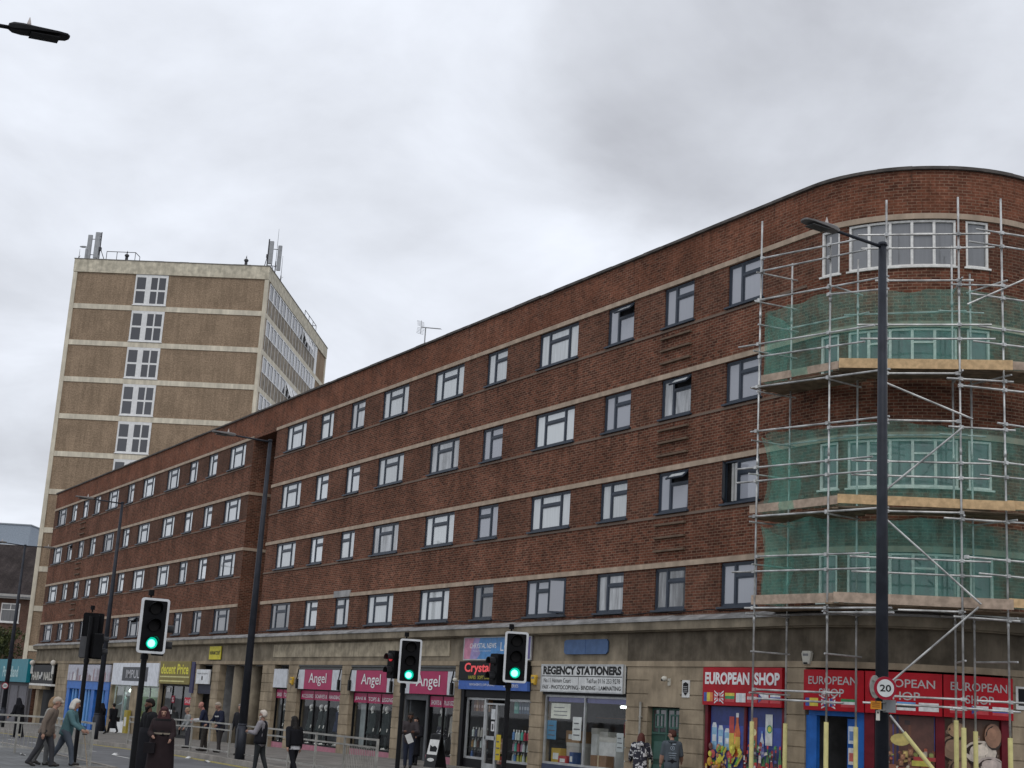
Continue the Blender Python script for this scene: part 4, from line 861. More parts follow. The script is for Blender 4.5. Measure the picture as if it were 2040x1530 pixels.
M().sbox(-103.2, -93.2, -.3, -.2, zg(-98), 1.4).build('doorway', plain((.03,.07,.2)), B)
# barber at the end
def barber_extra(t, dd):
    b = M(); b.sbox(-111.9, -111.3, dd, dd+.01, 1.95, 2.2); b.ell(P(-111.1,dd+.02,2.25), (.22,.04,.2), 10, 6); return [b.build('emblem', plain((.5,.5,.48)), t)]
sign('shop_sign', 'black fascia with pale HAIR NAILS lettering at the end of the block', -114.5, -107.6, 1.62, 2.95, BLACK, [('HAIR', -114.2, -111.9, 1.85, 2.45, plain((.5,.48,.42)), .03), ('NAILS', -110.5, -107.8, 1.85, 2.45, plain((.5,.48,.42)), .03)], .12, .1, None, barber_extra)
M().sbox(-114.5, -107.6, -.2, .3, 1.45, 1.6).build('fascia_strip', PAP, B); M().sbox(-114.5, -107.5, -.6, -.5, zg(-110), 1.45).build('doorway', plain((.03,.03,.032)), B)
m_ = M(); m_.sbox(-112.0, -111.0, .0, .3, zg(-111), 1.15); m_.sbox(-113.6, -109.4, -.1, .5, 1.2, 1.44); m_.build('porch', STONE, B)
for i, s in enumerate((-114.3,-107.7)): fitting('globe_light', 'round pale globe lamp above the %s end of the HAIR NAILS sign' % ('left','right')[i], 'lamp', s, 2.9, [('globe', lambda b: b.ell(P(s,.3,3.1), (.2,.2,.2), 12, 8), plain((.6,.56,.5))), ('stem', lambda b: b.sbox(s-.05, s+.05, .2, .35, 2.3, 2.95), PAP)])
# the low teal shop beyond
T = thing('low_shop', 'single storey grey shop with a wide teal fascia beyond the flats', 'shop', (-125,0,zg(-125)))
def low(name, fn, m): b = M(); fn(b); o = b.build(name, m, T); o.location = -Vector(T.location); return o
low('wall', lambda b: (b.box(-150,-115.0,.05,5,-2.2,3.2), b.box(-150,-115.4,-.1,.05,-2.2,1.6)), plain((.10,.095,.10), .7)); low('shutter', lambda b: [b.box(-124.5+i*3.1,-122+i*3.1,-.14,-.1,-1.6,1.35) for i in range(-5, 3)], plain((.14,.135,.15), .6)); low('roof', lambda b: b.box(-150,-115.0,-.1,5,3.2,3.3), LEAD)
sign('shop_sign', 'wide teal fascia reading Poundland in pale lettering', -145, -115.2, 1.62, 3.38, TEAL, [('Poundland', -123.9, -118.3, 1.98, 2.82, plain((.45,.60,.60)), .02)], .3, .12)
# ================================================================== scaffolding round the corner
SF = thing('scaffolding', 'galvanised tube scaffold with timber decks and green netting round the rounded corner', 'scaffold', (-26, -1, zg(-26))); _si = Vector(SF.location)
def sp(b, name, m, parent=None, smooth=False):
    o = b.build(name, m, parent or SF, smooth)
    if parent is None: o.location = -_si
    return o
OUT = [(-29.03,-1.34,14.95,1.65),(-26.70,-1.0,13.96,1.73),(-25.42,-.31,14.77,1.70),(-24.21,.94,14.80,1.78),(-23.68,1.88,14.83,1.61)]
INN = [(-28.92,-.34,13.93,1.65),(-26.79,.04,13.6,1.66),(-25.0,1.55,13.85,1.95),(-24.77,1.95,13.12,1.72)]
rs = random.Random(11)
for x, y, zt, zs in OUT+INN:
    zb = zg(x); b = M(); b.tube((x,y,zb+.03), (x,y,zt), .026, None, 10)
    for zj in (4.2, 8.3, 12.3): b.tube((x,y,zj-.09), (x,y,zj+.09), .034, None, 10)
    o = sp(b, 'standard', TUBE, None, True)
    b = M(); b.tube((x,y,zb+.03), (x,y,zs), .056, None, 12); sp(b, 'foam_sleeve', FOAM, o)
    b = M(); b.box(x-.08,x+.08,y-.08,y+.08,zb,zb+.03); sp(b, 'base_plate', TUBE, o)
LEDGERS = [(-28.94,-1.38,13.86,-25.73,-0.91,13.68),(-28.94,-1.38,13.5,-25.53,-0.88,13.35),(-25.87,-0.85,13.83,-23.65,1.45,13.8),(-25.82,-0.79,13.47,-23.58,1.52,13.44),(-23.96,1.29,13.97,-23.17,2.68,13.81),(-24.05,1.13,13.63,-23.17,2.68,13.46),(-29.19,-1.41,12.71,-24.87,-0.78,12.52),(-26.75,-1.06,12.41,-24.87,-0.78,12.2),(-25.58,-0.54,12.62,-23.93,1.15,12.59),(-24.27,0.73,12.48,-23.57,1.97,12.53),(-24.03,1.15,12.27,-23.19,2.65,12.13),(-24.07,1.08,11.99,-23.38,2.32,12.72),(-29.72,-1.49,11.5,-25.29,-0.84,11.34),(-28.96,-1.38,11.12,-25.57,-0.89,10.97),(-25.88,-0.86,11.47,-23.65,1.45,11.45),(-25.83,-0.8,11.11,-23.59,1.51,11.09),(-23.95,1.29,11.45,-23.2,2.63,11.33),(-24.01,1.19,11.06,-23.2,2.63,10.96),(-29.24,-1.42,10.31,-24.83,-0.78,10.16),(-25.39,-0.35,10.22,-24.21,0.87,10.22),(-24.33,0.62,10.08,-23.53,2.05,10.09),(-24.2,0.86,9.92,-23.22,2.6,9.83),(-29.23,-1.42,9.11,-24.85,-0.78,8.99),(-26.64,-1.04,8.92,-24.87,-0.78,8.82),(-25.39,-0.35,9.04,-24.2,0.87,9.02),(-24.32,0.65,8.88,-23.52,2.07,8.88),(-23.73,1.68,9.04,-23.23,2.58,8.94),(-29.67,-1.48,8.15,-25.33,-0.85,8.05),(-29.68,-1.49,7.78,-25.33,-0.85,7.71),(-25.96,-0.94,8.02,-23.71,1.39,7.99),(-25.96,-0.94,7.67,-23.72,1.37,7.62),(-23.97,1.27,8.11,-23.24,2.57,8.02),(-23.95,1.3,7.74,-23.24,2.56,7.68),(-29.22,-1.42,6.85,-24.87,-0.78,6.78),(-25.39,-0.35,6.79,-24.16,0.92,6.79),(-24.38,0.53,6.64,-23.25,2.54,6.63),(-28.92,-1.37,5.8,-25.43,-0.87,5.72),(-29.77,-1.5,5.43,-25.41,-0.86,5.36),(-25.98,-0.96,5.67,-23.72,1.37,5.63),(-25.95,-0.93,5.31,-23.71,1.38,5.28),(-24.12,1.0,5.74,-23.26,2.52,5.69),(-23.98,1.25,5.37,-23.27,2.51,5.31),(-29.31,-1.43,4.49,-24.78,-0.77,4.41),(-26.73,-1.05,4.34,-24.72,-0.76,4.3),(-25.2,-0.15,4.43,-24.2,0.88,4.44),(-24.28,0.71,4.32,-23.51,2.09,4.3),(-28.92,-1.37,2.44,-26.24,-0.98,2.42),(-28.91,-1.37,2.22,-26.15,-0.97,2.19),(-25.26,-0.22,2.41,-24.12,0.96,2.42),(-25.76,-0.73,2.23,-23.86,1.23,2.22),(-24.3,0.68,2.21,-23.52,2.06,2.21),(-24.02,1.17,2.41,-23.39,2.29,2.42)]
BRACES = [(-25.25,-0.27,2.77,-23.89,1.13,4.56),(-25.29,-0.32,1.97,-24.64,0.36,0.83),(-25.35,-0.38,9.96,-23.94,1.07,9.07),(-25.36,-0.39,7.29,-24.1,0.91,8.87),(-25.35,-0.38,6.58,-23.85,1.17,4.63)]
for i, l in enumerate(LEDGERS):
    a, c = Vector(l[:3]), Vector(l[3:]); b = M(); b.tube(a, c, .026, None, 8)
    for x, y, *_ in OUT:                                               # couplers where it crosses a standard
        t = max(0, min(1, ((Vector((x,y,0))-Vector((a.x,a.y,0))).dot(Vector((c.x-a.x,c.y-a.y,0))))/((c-a).length_squared))); q = a.lerp(c, t)
        if math.hypot(q.x-x, q.y-y) < .12: b.box(q.x-.045,q.x+.045,q.y-.045,q.y+.045,q.z-.042,q.z+.042)
    sp(b, 'ledger', TUBE, None)
for i, l in enumerate(BRACES):
    b = M()
    if i == 1:
        e_ = Vector(l[:3]).lerp(Vector(l[3:]), 3.0); b.tube(l[:3], e_, .026, None, 8); o = sp(b, 'brace', TUBE)
        b = M(); b.tube(Vector(l[:3]).lerp(Vector(l[3:]),   .33), e_, .05, None, 10); sp(b, 'foam_sleeve', FOAM, o)
    else: b.tube(l[:3], l[3:], .026, None, 8); sp(b, 'brace', TUBE)
PAIR = [(0,0),(1,1),(3,2),(4,3)]
for zt in (13.4, 12.62, 11.95, 11.3, 10.22, 8.86, 7.9, 6.72, 5.6, 4.38, 3.35, 2.3):
    for a, c in (PAIR if zt in (12.62, 10.22, 6.72, 4.38, 3.35) else PAIR[:1]):
        p, q = Vector(OUT[a][:2]), Vector(INN[c][:2]); d = (q-p).normalized(); p2 = p-d*rs.uniform(.1,.3); q2 = q+d*rs.uniform(.05,.2); zz = zt+rs.uniform(-.06,.06)
        b = M(); b.tube((p2.x+.05,p2.y,zz), (q2.x+.05,q2.y,zz), .024, None, 6); sp(b, 'transom', TUBE)
# inner ledgers seen through the netting
for zt in (12.1, 8.9, 4.4):
    for a, c in ((0,1),(1,2),(2,3)):
        p, q = Vector((*INN[a][:2],zt)), Vector((*INN[c][:2],zt)); d = (q-p).normalized()*.35; b = M(); b.tube(p-d, q+d, .024, None, 6); sp(b, 'ledger', TUBE)
# decks of boards on the chords, toe boards at the edge
CH = [((-29.25,-1.30),(-26.55,-.93)),((-26.3,-1.1),(-23.75,1.42)),((-24.1,1.05),(-22.8,3.3))]
for di, zd in enumerate((10.36, 6.86, 4.50)):
    for ci, (p, q) in enumerate(CH):
        p, q = Vector(p), Vector(q); d = (q-p).normalized(); nn = Vector((-d.y, d.x))
        b = M()
        for kk in range(5):
            o1 = p+nn*(.14+kk*.225)-d*rs.uniform(-.05,.25); o2 = q+nn*(.14+kk*.225)+d*rs.uniform(-.05,.25); zz = zd+.04*(ci == 1)+rs.uniform(-.004,.004)
            b.obox((*o1,zz), (*o2,zz), .215, .036)
        sp(b, 'deck_boards', BOARD)
TOE = [[(-28.99,-1.3,10.61),(-26.46,-0.94,10.6),(-26.44,-0.93,10.45),(-28.98,-1.3,10.43)],[(-26.24,-1.12,10.63),(-23.37,1.85,10.57),(-23.38,1.85,10.33),(-26.24,-1.11,10.38)],[(-29.28,-1.35,7.17),(-26.45,-0.93,7.2),(-26.45,-0.93,7.0),(-29.28,-1.35,6.94)],[(-26.25,-1.12,7.19),(-23.37,1.85,7.11),(-23.38,1.84,6.87),(-26.25,-1.12,6.98)],[(-29.16,-1.33,4.81),(-26.55,-0.95,4.82),(-26.54,-0.95,4.57),(-29.16,-1.33,4.59)],[(-26.3,-1.18,4.81),(-23.43,1.79,4.78),(-23.43,1.79,4.54),(-26.3,-1.18,4.56)]]
for i, q in enumerate(TOE):
    a = (Vector(q[0])+Vector(q[3]))/2; c = (Vector(q[1])+Vector(q[2]))/2; h = (q[0][2]-q[3][2]+q[1][2]-q[2][2])/2
    b = M(); b.obox(a, c, .038, max(h,.2)); sp(b, 'toe_board', [TIMBER_G, TIMBER, TIMBER_G, TIMBER, TIMBER_G, TIMBER_G][i])
for zz in (10.45, 7.02, 4.70): b = M(); b.obox((-23.5,1.72,zz), (-22.5,3.5,zz), .038, .21); sp(b, 'toe_board', TIMBER if zz < 9 else TIMBER_G)
# green debris netting
def net(zlo, zhi, concave, seed):
    b = M(); rr = random.Random(seed); ph = [rr.uniform(0, 6) for _ in range(6)]
    ns, nz = 70, 12
    def pt(i, j):
        v = j/nz; s0 = -29.0+concave*4*v*(1-v)+(.12 if concave else 0)*v; s = s0+(-22.2-s0)*i/ns
        sag = .14*abs(math.sin((s+29)*1.25+ph[0]))-.05*math.sin((s+29)*.8)
        zt = zhi-sag-.05*abs(math.sin((s+29)*4.3+ph[4])); z_ = zlo+(zt-zlo)*v
        d = 1.20-.07*math.sin(s*2.1+ph[1])*math.sin(v*3.1)+.05*math.sin(s*5.3+v*4+ph[2])+.03*math.sin(s*11+ph[3]+2*v)*v+rr.uniform(-.003,.003)
        return P(s, d, z_)
    for i in range(ns):
        for j in range(nz): b.face([pt(i,j), pt(i+1,j), pt(i+1,j+1), pt(i,j+1)])
    def rp_(i, j):
        u, v = i/8, j/nz; d = 1.22-.95*u+.0; s = -29.0+concave*4*v*(1-v)+.12*u*math.sin(6*v+ph[4])+.05*math.sin(9*u+ph[5])
        return P(s, d, zlo+(zhi-.1-.25*u-zlo)*v)
    for i in range(8):
        for j in range(nz): b.face([rp_(i,j), rp_(i+1,j), rp_(i+1,j+1), rp_(i,j+1)])
    o = sp(b, 'netting', NET, None, True); return o
net(10.42, 12.52, 0, 1); net(6.95, 9.08, .32, 2); net(4.6, 6.72, .16, 3)

# ================================================================== traffic lights
LENS_OFF = mat('dark_lens', (.008,.007,.007), .5, 0, .2, 4, .12); GREEN = emit('green_light', (.10,.95,.62), 5.5); GLENS = emit('green_lens', (.0,.50,.32), 1.0); REDL = emit('red_light', (.6,.02,.03), .5)
HOUSE = mat('black_housing', (.005,.005,.006), .6, 0, .2, 4, .12)
WB = plain((.62,.63,.64), .5, 'white_border')
def rrect(w, h, r, n=4):
    return [(sx*(w/2-r)+r*math.cos(a0+i*math.pi/2/n), sz*(h/2-r)+r*math.sin(a0+i*math.pi/2/n)) for sx, sz, a0 in ((1,1,0),(-1,1,math.pi/2),(-1,-1,math.pi),(1,-1,1.5*math.pi)) for i in range(n+1)]
def traffic_light(label, x, y, zb, zc, yaw, lit=True, ped=None, side=1, hw=.62, hh=1.16, off=.0):
    """head faces local -y; ped = (yaw offset, z offset, lit red)"""
    t = thing('traffic_light', label, 'traffic light', (x,y,zb), yaw, 'traffic lights at the junction')
    b = M(); b.tube((0,.10,0), (0,.10,zc+hh*.42-zb), .057, None, 12); b.tube((0,.10,zc-hh*.5-zb-.12),(0,.10,zc-hh*.5-zb-.02), .075, None, 12); b.build('pole', BLACK, t)
    c = zc-zb
    b = M(); b.prism([(px_+off, -.20, c+pz) for px_, pz in rrect(hw, hh, .05)], (0,.03,0)); bb = b.build('backing_board', HOUSE, t)
    if lit:
        b = M(); o_ = rrect(hw+.012, hh+.012, .055); i_ = rrect(hw-.08, hh-.08, .03); n = len(o_)
        for k in range(n):
            kk = (k+1) % n
            b.face([(o_[k][0]+off,-.206,c+o_[k][1]),(o_[kk][0]+off,-.206,c+o_[kk][1]),(i_[kk][0]+off,-.206,c+i_[kk][1]),(i_[k][0]+off,-.206,c+i_[k][1])][::-1])
            b.face([(o_[k][0]+off,-.206,c+o_[k][1]),(o_[k][0]+off,-.16,c+o_[k][1]),(o_[kk][0]+off,-.16,c+o_[kk][1]),(o_[kk][0]+off,-.206,c+o_[kk][1])][::-1])
        b.build('white_border', WB, bb)
    b = M(); b.prism([(px_+off, -.17, c+pz) for px_, pz in rrect(hw*.62, hh*.92, .05)], (0,.2,0)); b.build('housing', HOUSE, t)
    if not lit:
        b = M(); b.prism([(px_+off+.15, .035, c-hh*.26+pz) for px_, pz in rrect(.2, hh*.46, .03)], (0,.03,0)); b.build('back_plate', plain((.07,.07,.073), .5), t)
    for i, zz in enumerate((.34, 0, -.34)):
        zl = c+zz*hh*.92
        b = M(); b.tube((off,-.203,zl), (off,-.225,zl), .112, .105, 20); ln_ = b.build('lens', GLENS if (lit and i == 2) else LENS_OFF, t)
        if lit and i == 2: b = M(); b.ell((off-.012,-.226,zl-.008), (.072,.012,.072), 18, 6); b.build('glow_core', GREEN, ln_, True)
        b = M(); n = 16; rg = []
        for k in range(n+1):
            a = R(-30)+R(240)*k/n; rg.append((math.cos(a), math.sin(a), -.215-.15*max(.15, math.sin(a)*.9+.35)))
        for k in range(n):
            for r_ in (.125, .132):
                p, q = rg[k], rg[k+1]; f = [(off+p[0]*r_,-.205,zl+p[1]*r_),(off+q[0]*r_,-.205,zl+q[1]*r_),(off+q[0]*r_,q[2],zl+q[1]*r_),(off+p[0]*r_,p[2],zl+p[1]*r_)]
                b.face(f if r_ > .13 else f[::-1])
        b.build('hood', HOUSE, t)
    b = M(); b.tube((0,.1,c+hh*.5),(0,.1,c+hh*.5+.10),.02,None,8); b.tube((0,.1,c+hh*.5+.07),(0,.1,c+hh*.5+.18),.06,.055,10); b.build('sensor', HOUSE, t)
    if ped:
        pa, pz, red = ped; q = Matrix.Rotation(pa, 3, 'Z')
        def rot(b): b.v = [tuple(q @ Vector(v)+Vector((side*.16, .16, 0))) for v in b.v]
        cz = c+pz
        b = M(); b.prism([(px_, -.22, cz+p2) for px_, p2 in rrect(.30, .68, .04)], (0,.24,0)); rot(b); pb = b.build('pedestrian_signal', HOUSE, t)
        for k, zz in enumerate((.16, -.16)):
            b = M(); b.tube((0,-.222,cz+zz),(0,-.24,cz+zz),.085,None,14); rot(b); b.build('lens', REDL if (red and k == 0) else LENS_OFF, pb)
            b = M()
            for kk in range(10):
                a0, a1 = R(-20)+R(220)*kk/10, R(-20)+R(220)*(kk+1)/10
                b.hexa([(math.cos(a)*r_, y_, cz+zz+math.sin(a)*r_) for y_ in (-.222, -.37) for a, r_ in ((a0,.098),(a1,.098),(a1,.106),(a0,.106))])
            rot(b); b.build('hood', plain((.02,.02,.022), .4), pb)
    return t
def yaw_to_cam(x, y, extra=0.): return math.atan2(-25.566-y, 0-x)+math.pi/2+R(extra)
traffic_light('traffic light seen from behind, black back with a grey lower plate', -39.78, -15.36, zg(-39.78), 2.88, yaw_to_cam(-39.78,-15.36,172), False, (R(-80),-.28,False), -1, 0.55, 1.22, -0.022)
traffic_light('traffic light with a bright green lamp nearest the two robed walkers', -28.50, -17.12, zg(-28.50), 2.76, yaw_to_cam(-28.50,-17.12,14), True, (R(75),-.22,False), 1, 0.545, 1.06, 0.036)
traffic_light('traffic light showing green in front of the pink Angel fascia', -32.61, -9.40, zg(-32.61), 2.60, yaw_to_cam(-32.61,-9.40,6), True, (R(-62),-.10,True), -1, 0.535, 1.06, 0.091)
traffic_light('traffic light showing green in front of the black Crystal sign', -27.88, -9.18, zg(-27.88), 2.70, yaw_to_cam(-27.88,-9.18,5), True, (R(-62),-.28,False), -1, 0.505, 1.09, 0.103)
# ================================================================== lamp posts
def lamp_post(label, x, y, zt, arm, ang, r0=.11, r1=.055, double=False, col=POST_C, tilt=.03, base=True):
    zb = zg(x); t = thing('street_lamp', label, 'street lamp', (x,y,zb), 0, 'tall grey street lamps'); h = zt-zb
    b = M(); b.tube((0,0,0),(0,0,1.05),r0*1.16,r0*1.14,14); b.tube((0,0,1.05),(0,0,1.12),r0*1.14,r0,14); b.tube((0,0,1.12),(0,0,h),r0,r1,14); b.tube((0,0,h),(0,0,h+.06),r1*1.25,r1*1.1,12); b.build('post', col, t, True)
    b = M(); b.box(-.06,.06,-r0*1.2-.01,-r0*1.1,.35,.95); b.build('access_door', plain((.06,.063,.07), .5), t)
    for sg in ([1, -1] if double else [1]):
        d = Vector((math.cos(ang), math.sin(ang), 0))*sg; e_ = Vector((0,0,h+.0))+d*arm+Vector((0,0,arm*tilt))
        b = M(); b.tube((0,0,h-.02), e_, .032, .028, 10); b.build('arm', col, t, True)
        q = Matrix.Rotation(math.atan2(d.y, d.x), 3, 'Z') @ Matrix.Rotation(-math.atan(tilt), 3, 'Y')
        rings = []
        for u, w, hh in ((-.06,.05,.06),(.0,.09,.10),(.12,.12,.10),(.30,.13,.075),(.58,.13,.05),(.70,.105,.045),(.74,.05,.03)):
            rings.append([tuple(e_+q @ Vector((u, w*cx, hh*.5*cz+.02))) for cx, cz in ((-1,-1),(-.7,-1.2),(.7,-1.2),(1,-1),(1,.2),(.6,1),(-.6,1),(-1,.2))])
        b = M(); b.loft(rings); hd = b.build('lamp_head', plain((.16,.15,.145), .5, 'lamp_head_grey') if col is POST_C else col, t)
        b = M(); b.prism([tuple(e_+q @ Vector((u, w, -.045))) for u, w in ((.22,-.11),(.6,-.11),(.6,.11),(.22,.11))], (0,0,-.012)); b.build('diffuser', plain((.06,.06,.06), .4) if col is POST_C else col, hd)
        b = M(); p_ = e_+q @ Vector((.2,0,.07)); b.tube(p_, p_+Vector((0,0,.03)), .03, None, 8); b.tube(p_+Vector((0,0,.03)), p_+Vector((0,0,.13)), .03, .004, 8); b.build('photocell', plain((.5,.45,.42), .5), hd)
    return t
lamp_post('thick grey street lamp post in front of the scaffolded corner, arm to the left', -17.94, -7.84, 9.98, 1.12, R(-90), 0.115, 0.07, False)
lamp_post('street lamp on the far kerb in front of the dark recess between the two wings', -45.42, -8.70, 9.92, 1.25, R(-95), 0.14, 0.06, False)
lamp_post('street lamp beside the back of the traffic light, before the left wing', -65.40, -8.05, 9.77, 1.35, R(-95), 0.13, 0.06, False)
lamp_post('most distant street lamp with two arms at the left edge', -90.52, -6.88, 9.67, 1.2, R(-85), 0.15, 0.06, True)
lamp_post('black street lamp head reaching in from the top left corner against the sky', -19.15, -24.28, 9.98, 1.6, R(88), .11, .06, False, BLACK, .08)
# ================================================================== speed limit signs and boxes on the posts
def speed_sign(label, loc, yaw, r, extra=False):
    t = thing('speed_sign', label, 'road sign', loc, yaw)
    b = M(); b.tube((0,0,0),(0,.02,0),r,None,36); b.build('red_ring', plain((.30,.012,.03), .4, 'sign_red'), t)
    b = M(); b.tube((0,.022,0),(0,.028,0),r*1.01,None,36); b.build('back_plate', RAIL, t)
    b = M(); b.tube((0,-.006,0),(0,-.002,0),r*.76,None,36); b.build('white_disc', plain((.60,.62,.61), .4), t)
    text_map('20', lambda x, z: (-r*.50+x, -.010, -r*.30+z), r*1.0, r*.60, TK, t, .02)
    b = M(); b.box(-r*.5,r*.5,.02,.05,r*.45,r*.55); b.box(-r*.5,r*.5,.02,.05,-r*.55,-r*.45); b.build('bracket', RAIL, t)
    return t
speed_sign('round 20 speed limit sign on the thick grey lamp post', (-17.503,-8.194,2.248), yaw_to_cam(-17.50,-8.19,18), .185)
speed_sign('speed sign seen edge-on at the left of the thick lamp post', (-17.895,-8.065,2.274), yaw_to_cam(-17.89,-8.06,-118), .185)
speed_sign('tiny distant 20 sign on the lamp post at the left edge', (-89.965,-7.084,1.334), yaw_to_cam(-89.97,-7.08,0), .19)
t = thing('post_notice', 'small orange notice strapped to the thick lamp post', 'notice', (-17.625,-8.283,1.977), yaw_to_cam(-17.63,-8.28,0)); b = M(); b.box(-.085,.085,-.01,.01,-.07,.06); b.build('plate', plain((.55,.22,.02), .5), t); b = M(); [b.box(-.06,.06,-.013,-.010,z_,z_+.012) for z_ in (-.04,-.01,.02)]; b.box(-.012,.012,-.013,-.010,.04,.055); b.build('printed_lines', plain((.2,.08,.02)), t)
t = thing('junction_box', 'grey metal box banded to the thick lamp post under the 20 sign', 'box', (-17.667,-7.941,1.970), yaw_to_cam(-17.67,-7.94,20)); b = M(); b.box(-.07,.09,-.05,.12,-.10,.10); b.build('case', plain((.22,.225,.23), .5), t); b = M(); b.box(-.13,.05,-.03,.16,-.075,-.06); b.box(-.13,.05,-.03,.16,.05,.065); b.build('strap', RAIL, t)
t = thing('post_notice', 'narrow white tag strapped to the thick lamp post', 'notice', (-17.636,-8.227,1.812), yaw_to_cam(-17.64,-8.23,0)); b = M(); b.box(-.03,.03,-.01,.01,-.08,.08); b.build('plate', plain((.6,.58,.52), .5), t); b = M(); b.box(-.015,.015,-.013,-.01,.03,.06); b.build('printed_mark', plain((.1,.1,.1)), t)
# ================================================================== guard railings
def railing(label, pts, bars=(), h=1.05, infill=None, closed=False, step=None):
    t = thing('guard_railing', label, 'railing', (*pts[0], zg(pts[0][0])), 0, 'metal guard railings'); inv = Vector(t.location)
    def bd(b, n): o = b.build(n, RAIL, t); o.location = -inv; return o
    for i, (x, y) in enumerate(pts):
        b = M(); z = zg(x); b.box(x-.028,x+.028,y-.028,y+.028,z,z+h+.03); bd(b, 'rail_post')
    for i, (a, c) in enumerate(zip(pts, pts[1:])):
        za, zc_ = zg(a[0]), zg(c[0])
        for hz, w in ((h,.05),(h-.20,.045),(.16,.04)):
            b = M(); b.obox((*a,za+hz), (*c,zc_+hz), w, w); bd(b, 'rail')
        if i in bars:
            b = M(); n = int(math.dist(a, c)/.11)
            for k_ in range(1, n):
                u = k_/n; x, y = a[0]+(c[0]-a[0])*u, a[1]+(c[1]-a[1])*u; z = za+(zc_-za)*u; b.tube((x,y,z+.16),(x,y,z+h-.21),.011,None,6)
            bd(b, 'infill_bars')
    return t
xs_ = [-58.4-0, -56.4, -54.5, -52.6, -50.7, -48.8, -46.75]
railing('long galvanised guard railing on the far kerb left of the tall lamp post', [(x,-8.6) for x in xs_])
railing('far kerb guard railing in front of the Angel shop, its end panel barred', [(x,-8.6) for x in (-45.4,-43.5,-41.6,-39.6,-37.6,-35.5)], bars=(4,))
railing('near guard railing with close upright bars behind the elderly walkers', [(-45.6,-20.5),(-45.05,-18.6),(-44.5,-17.0),(-44.1,-16.0),(-43.64,-14.95)], bars=(0,1,2,3))
railing('short dark guard railing panel end-on beside the man in the teal jacket', [(-43.3,-15.15),(-41.0,-15.2),(-38.7,-15.25)], bars=(0,1))
# ================================================================== people
SKIN = plain((.36,.21,.155), .55, 'pale_skin', .06); SKIN_D = plain((.12,.062,.042), .55, 'brown_skin', .06); EYE = plain((.02,.015,.012), .3, 'eye_dark'); SHOE = plain((.03,.027,.025), .5, 'dark_shoe')
def remesh(prims, zones, voxel=.012, name='body'):
    """one continuous surface grown over tapered limbs; each face takes the material of the limb it lies on"""
    b = M()
    for p, q, r1, r2, z in prims:
        p, q = Vector(p), Vector(q); d = q-p
        if d.length < 1e-5: b.ell(p, (r1,)*3, 12, 8); continue
        d.normalize(); u = d.orthogonal().normalized(); w = d.cross(u); rings = []
        for j in range(4): t = -math.pi/2+math.pi/2*j/4+.02; rings.append((p+d*(r1*math.sin(t)), r1*math.cos(t)))
        rings.append((p, r1)); rings.append((q, r2))
        for j in range(1, 5): t = math.pi/2*j/4-.02; rings.append((q+d*(r2*math.sin(t)), r2*math.cos(t)))
        b.loft([[tuple(c+(u*math.cos(a)+w*math.sin(a))*r_) for a in [2*math.pi*k/12 for k in range(12)]] for c, r_ in rings])
    o = b.build(name, []); md = o.modifiers.new('grow', 'REMESH'); md.mode = 'VOXEL'; md.voxel_size = voxel; md.use_smooth_shade = True
    sm = o.modifiers.new('smooth', 'SMOOTH'); sm.factor = .5; sm.iterations = 2
    dg = bpy.context.evaluated_depsgraph_get(); me = bpy.data.meshes.new_from_object(o.evaluated_get(dg)); old = o.data; o.modifiers.clear(); o.data = me; bpy.data.meshes.remove(old)
    n = len(me.polygons); c = np.empty(n*3, np.float32); me.polygons.foreach_get('center', c); c = c.reshape(n, 3)
    best = np.full(n, 1e9); mi = np.zeros(n, np.int32); zi = {z: i for i, z in enumerate(zones)}
    for p, q, r1, r2, z in prims:
        p = np.array(p); q = np.array(q); d = q-p; l2 = max(float(d@d), 1e-9); t = np.clip((c-p)@d/l2, 0, 1)
        dist = np.linalg.norm(c-(p+t[:, None]*d), axis=1)-(r1+(r2-r1)*t)
        k = dist < best; best[k] = dist[k]; mi[k] = zi[z]
    for z in zones: me.materials.append(zones[z])
    me.polygons.foreach_set('material_index', mi); me.polygons.foreach_set('use_smooth', [True]*n); me.update()
    return o
def rotv(v, axis, a): return Matrix.Rotation(a, 3, axis) @ Vector(v)
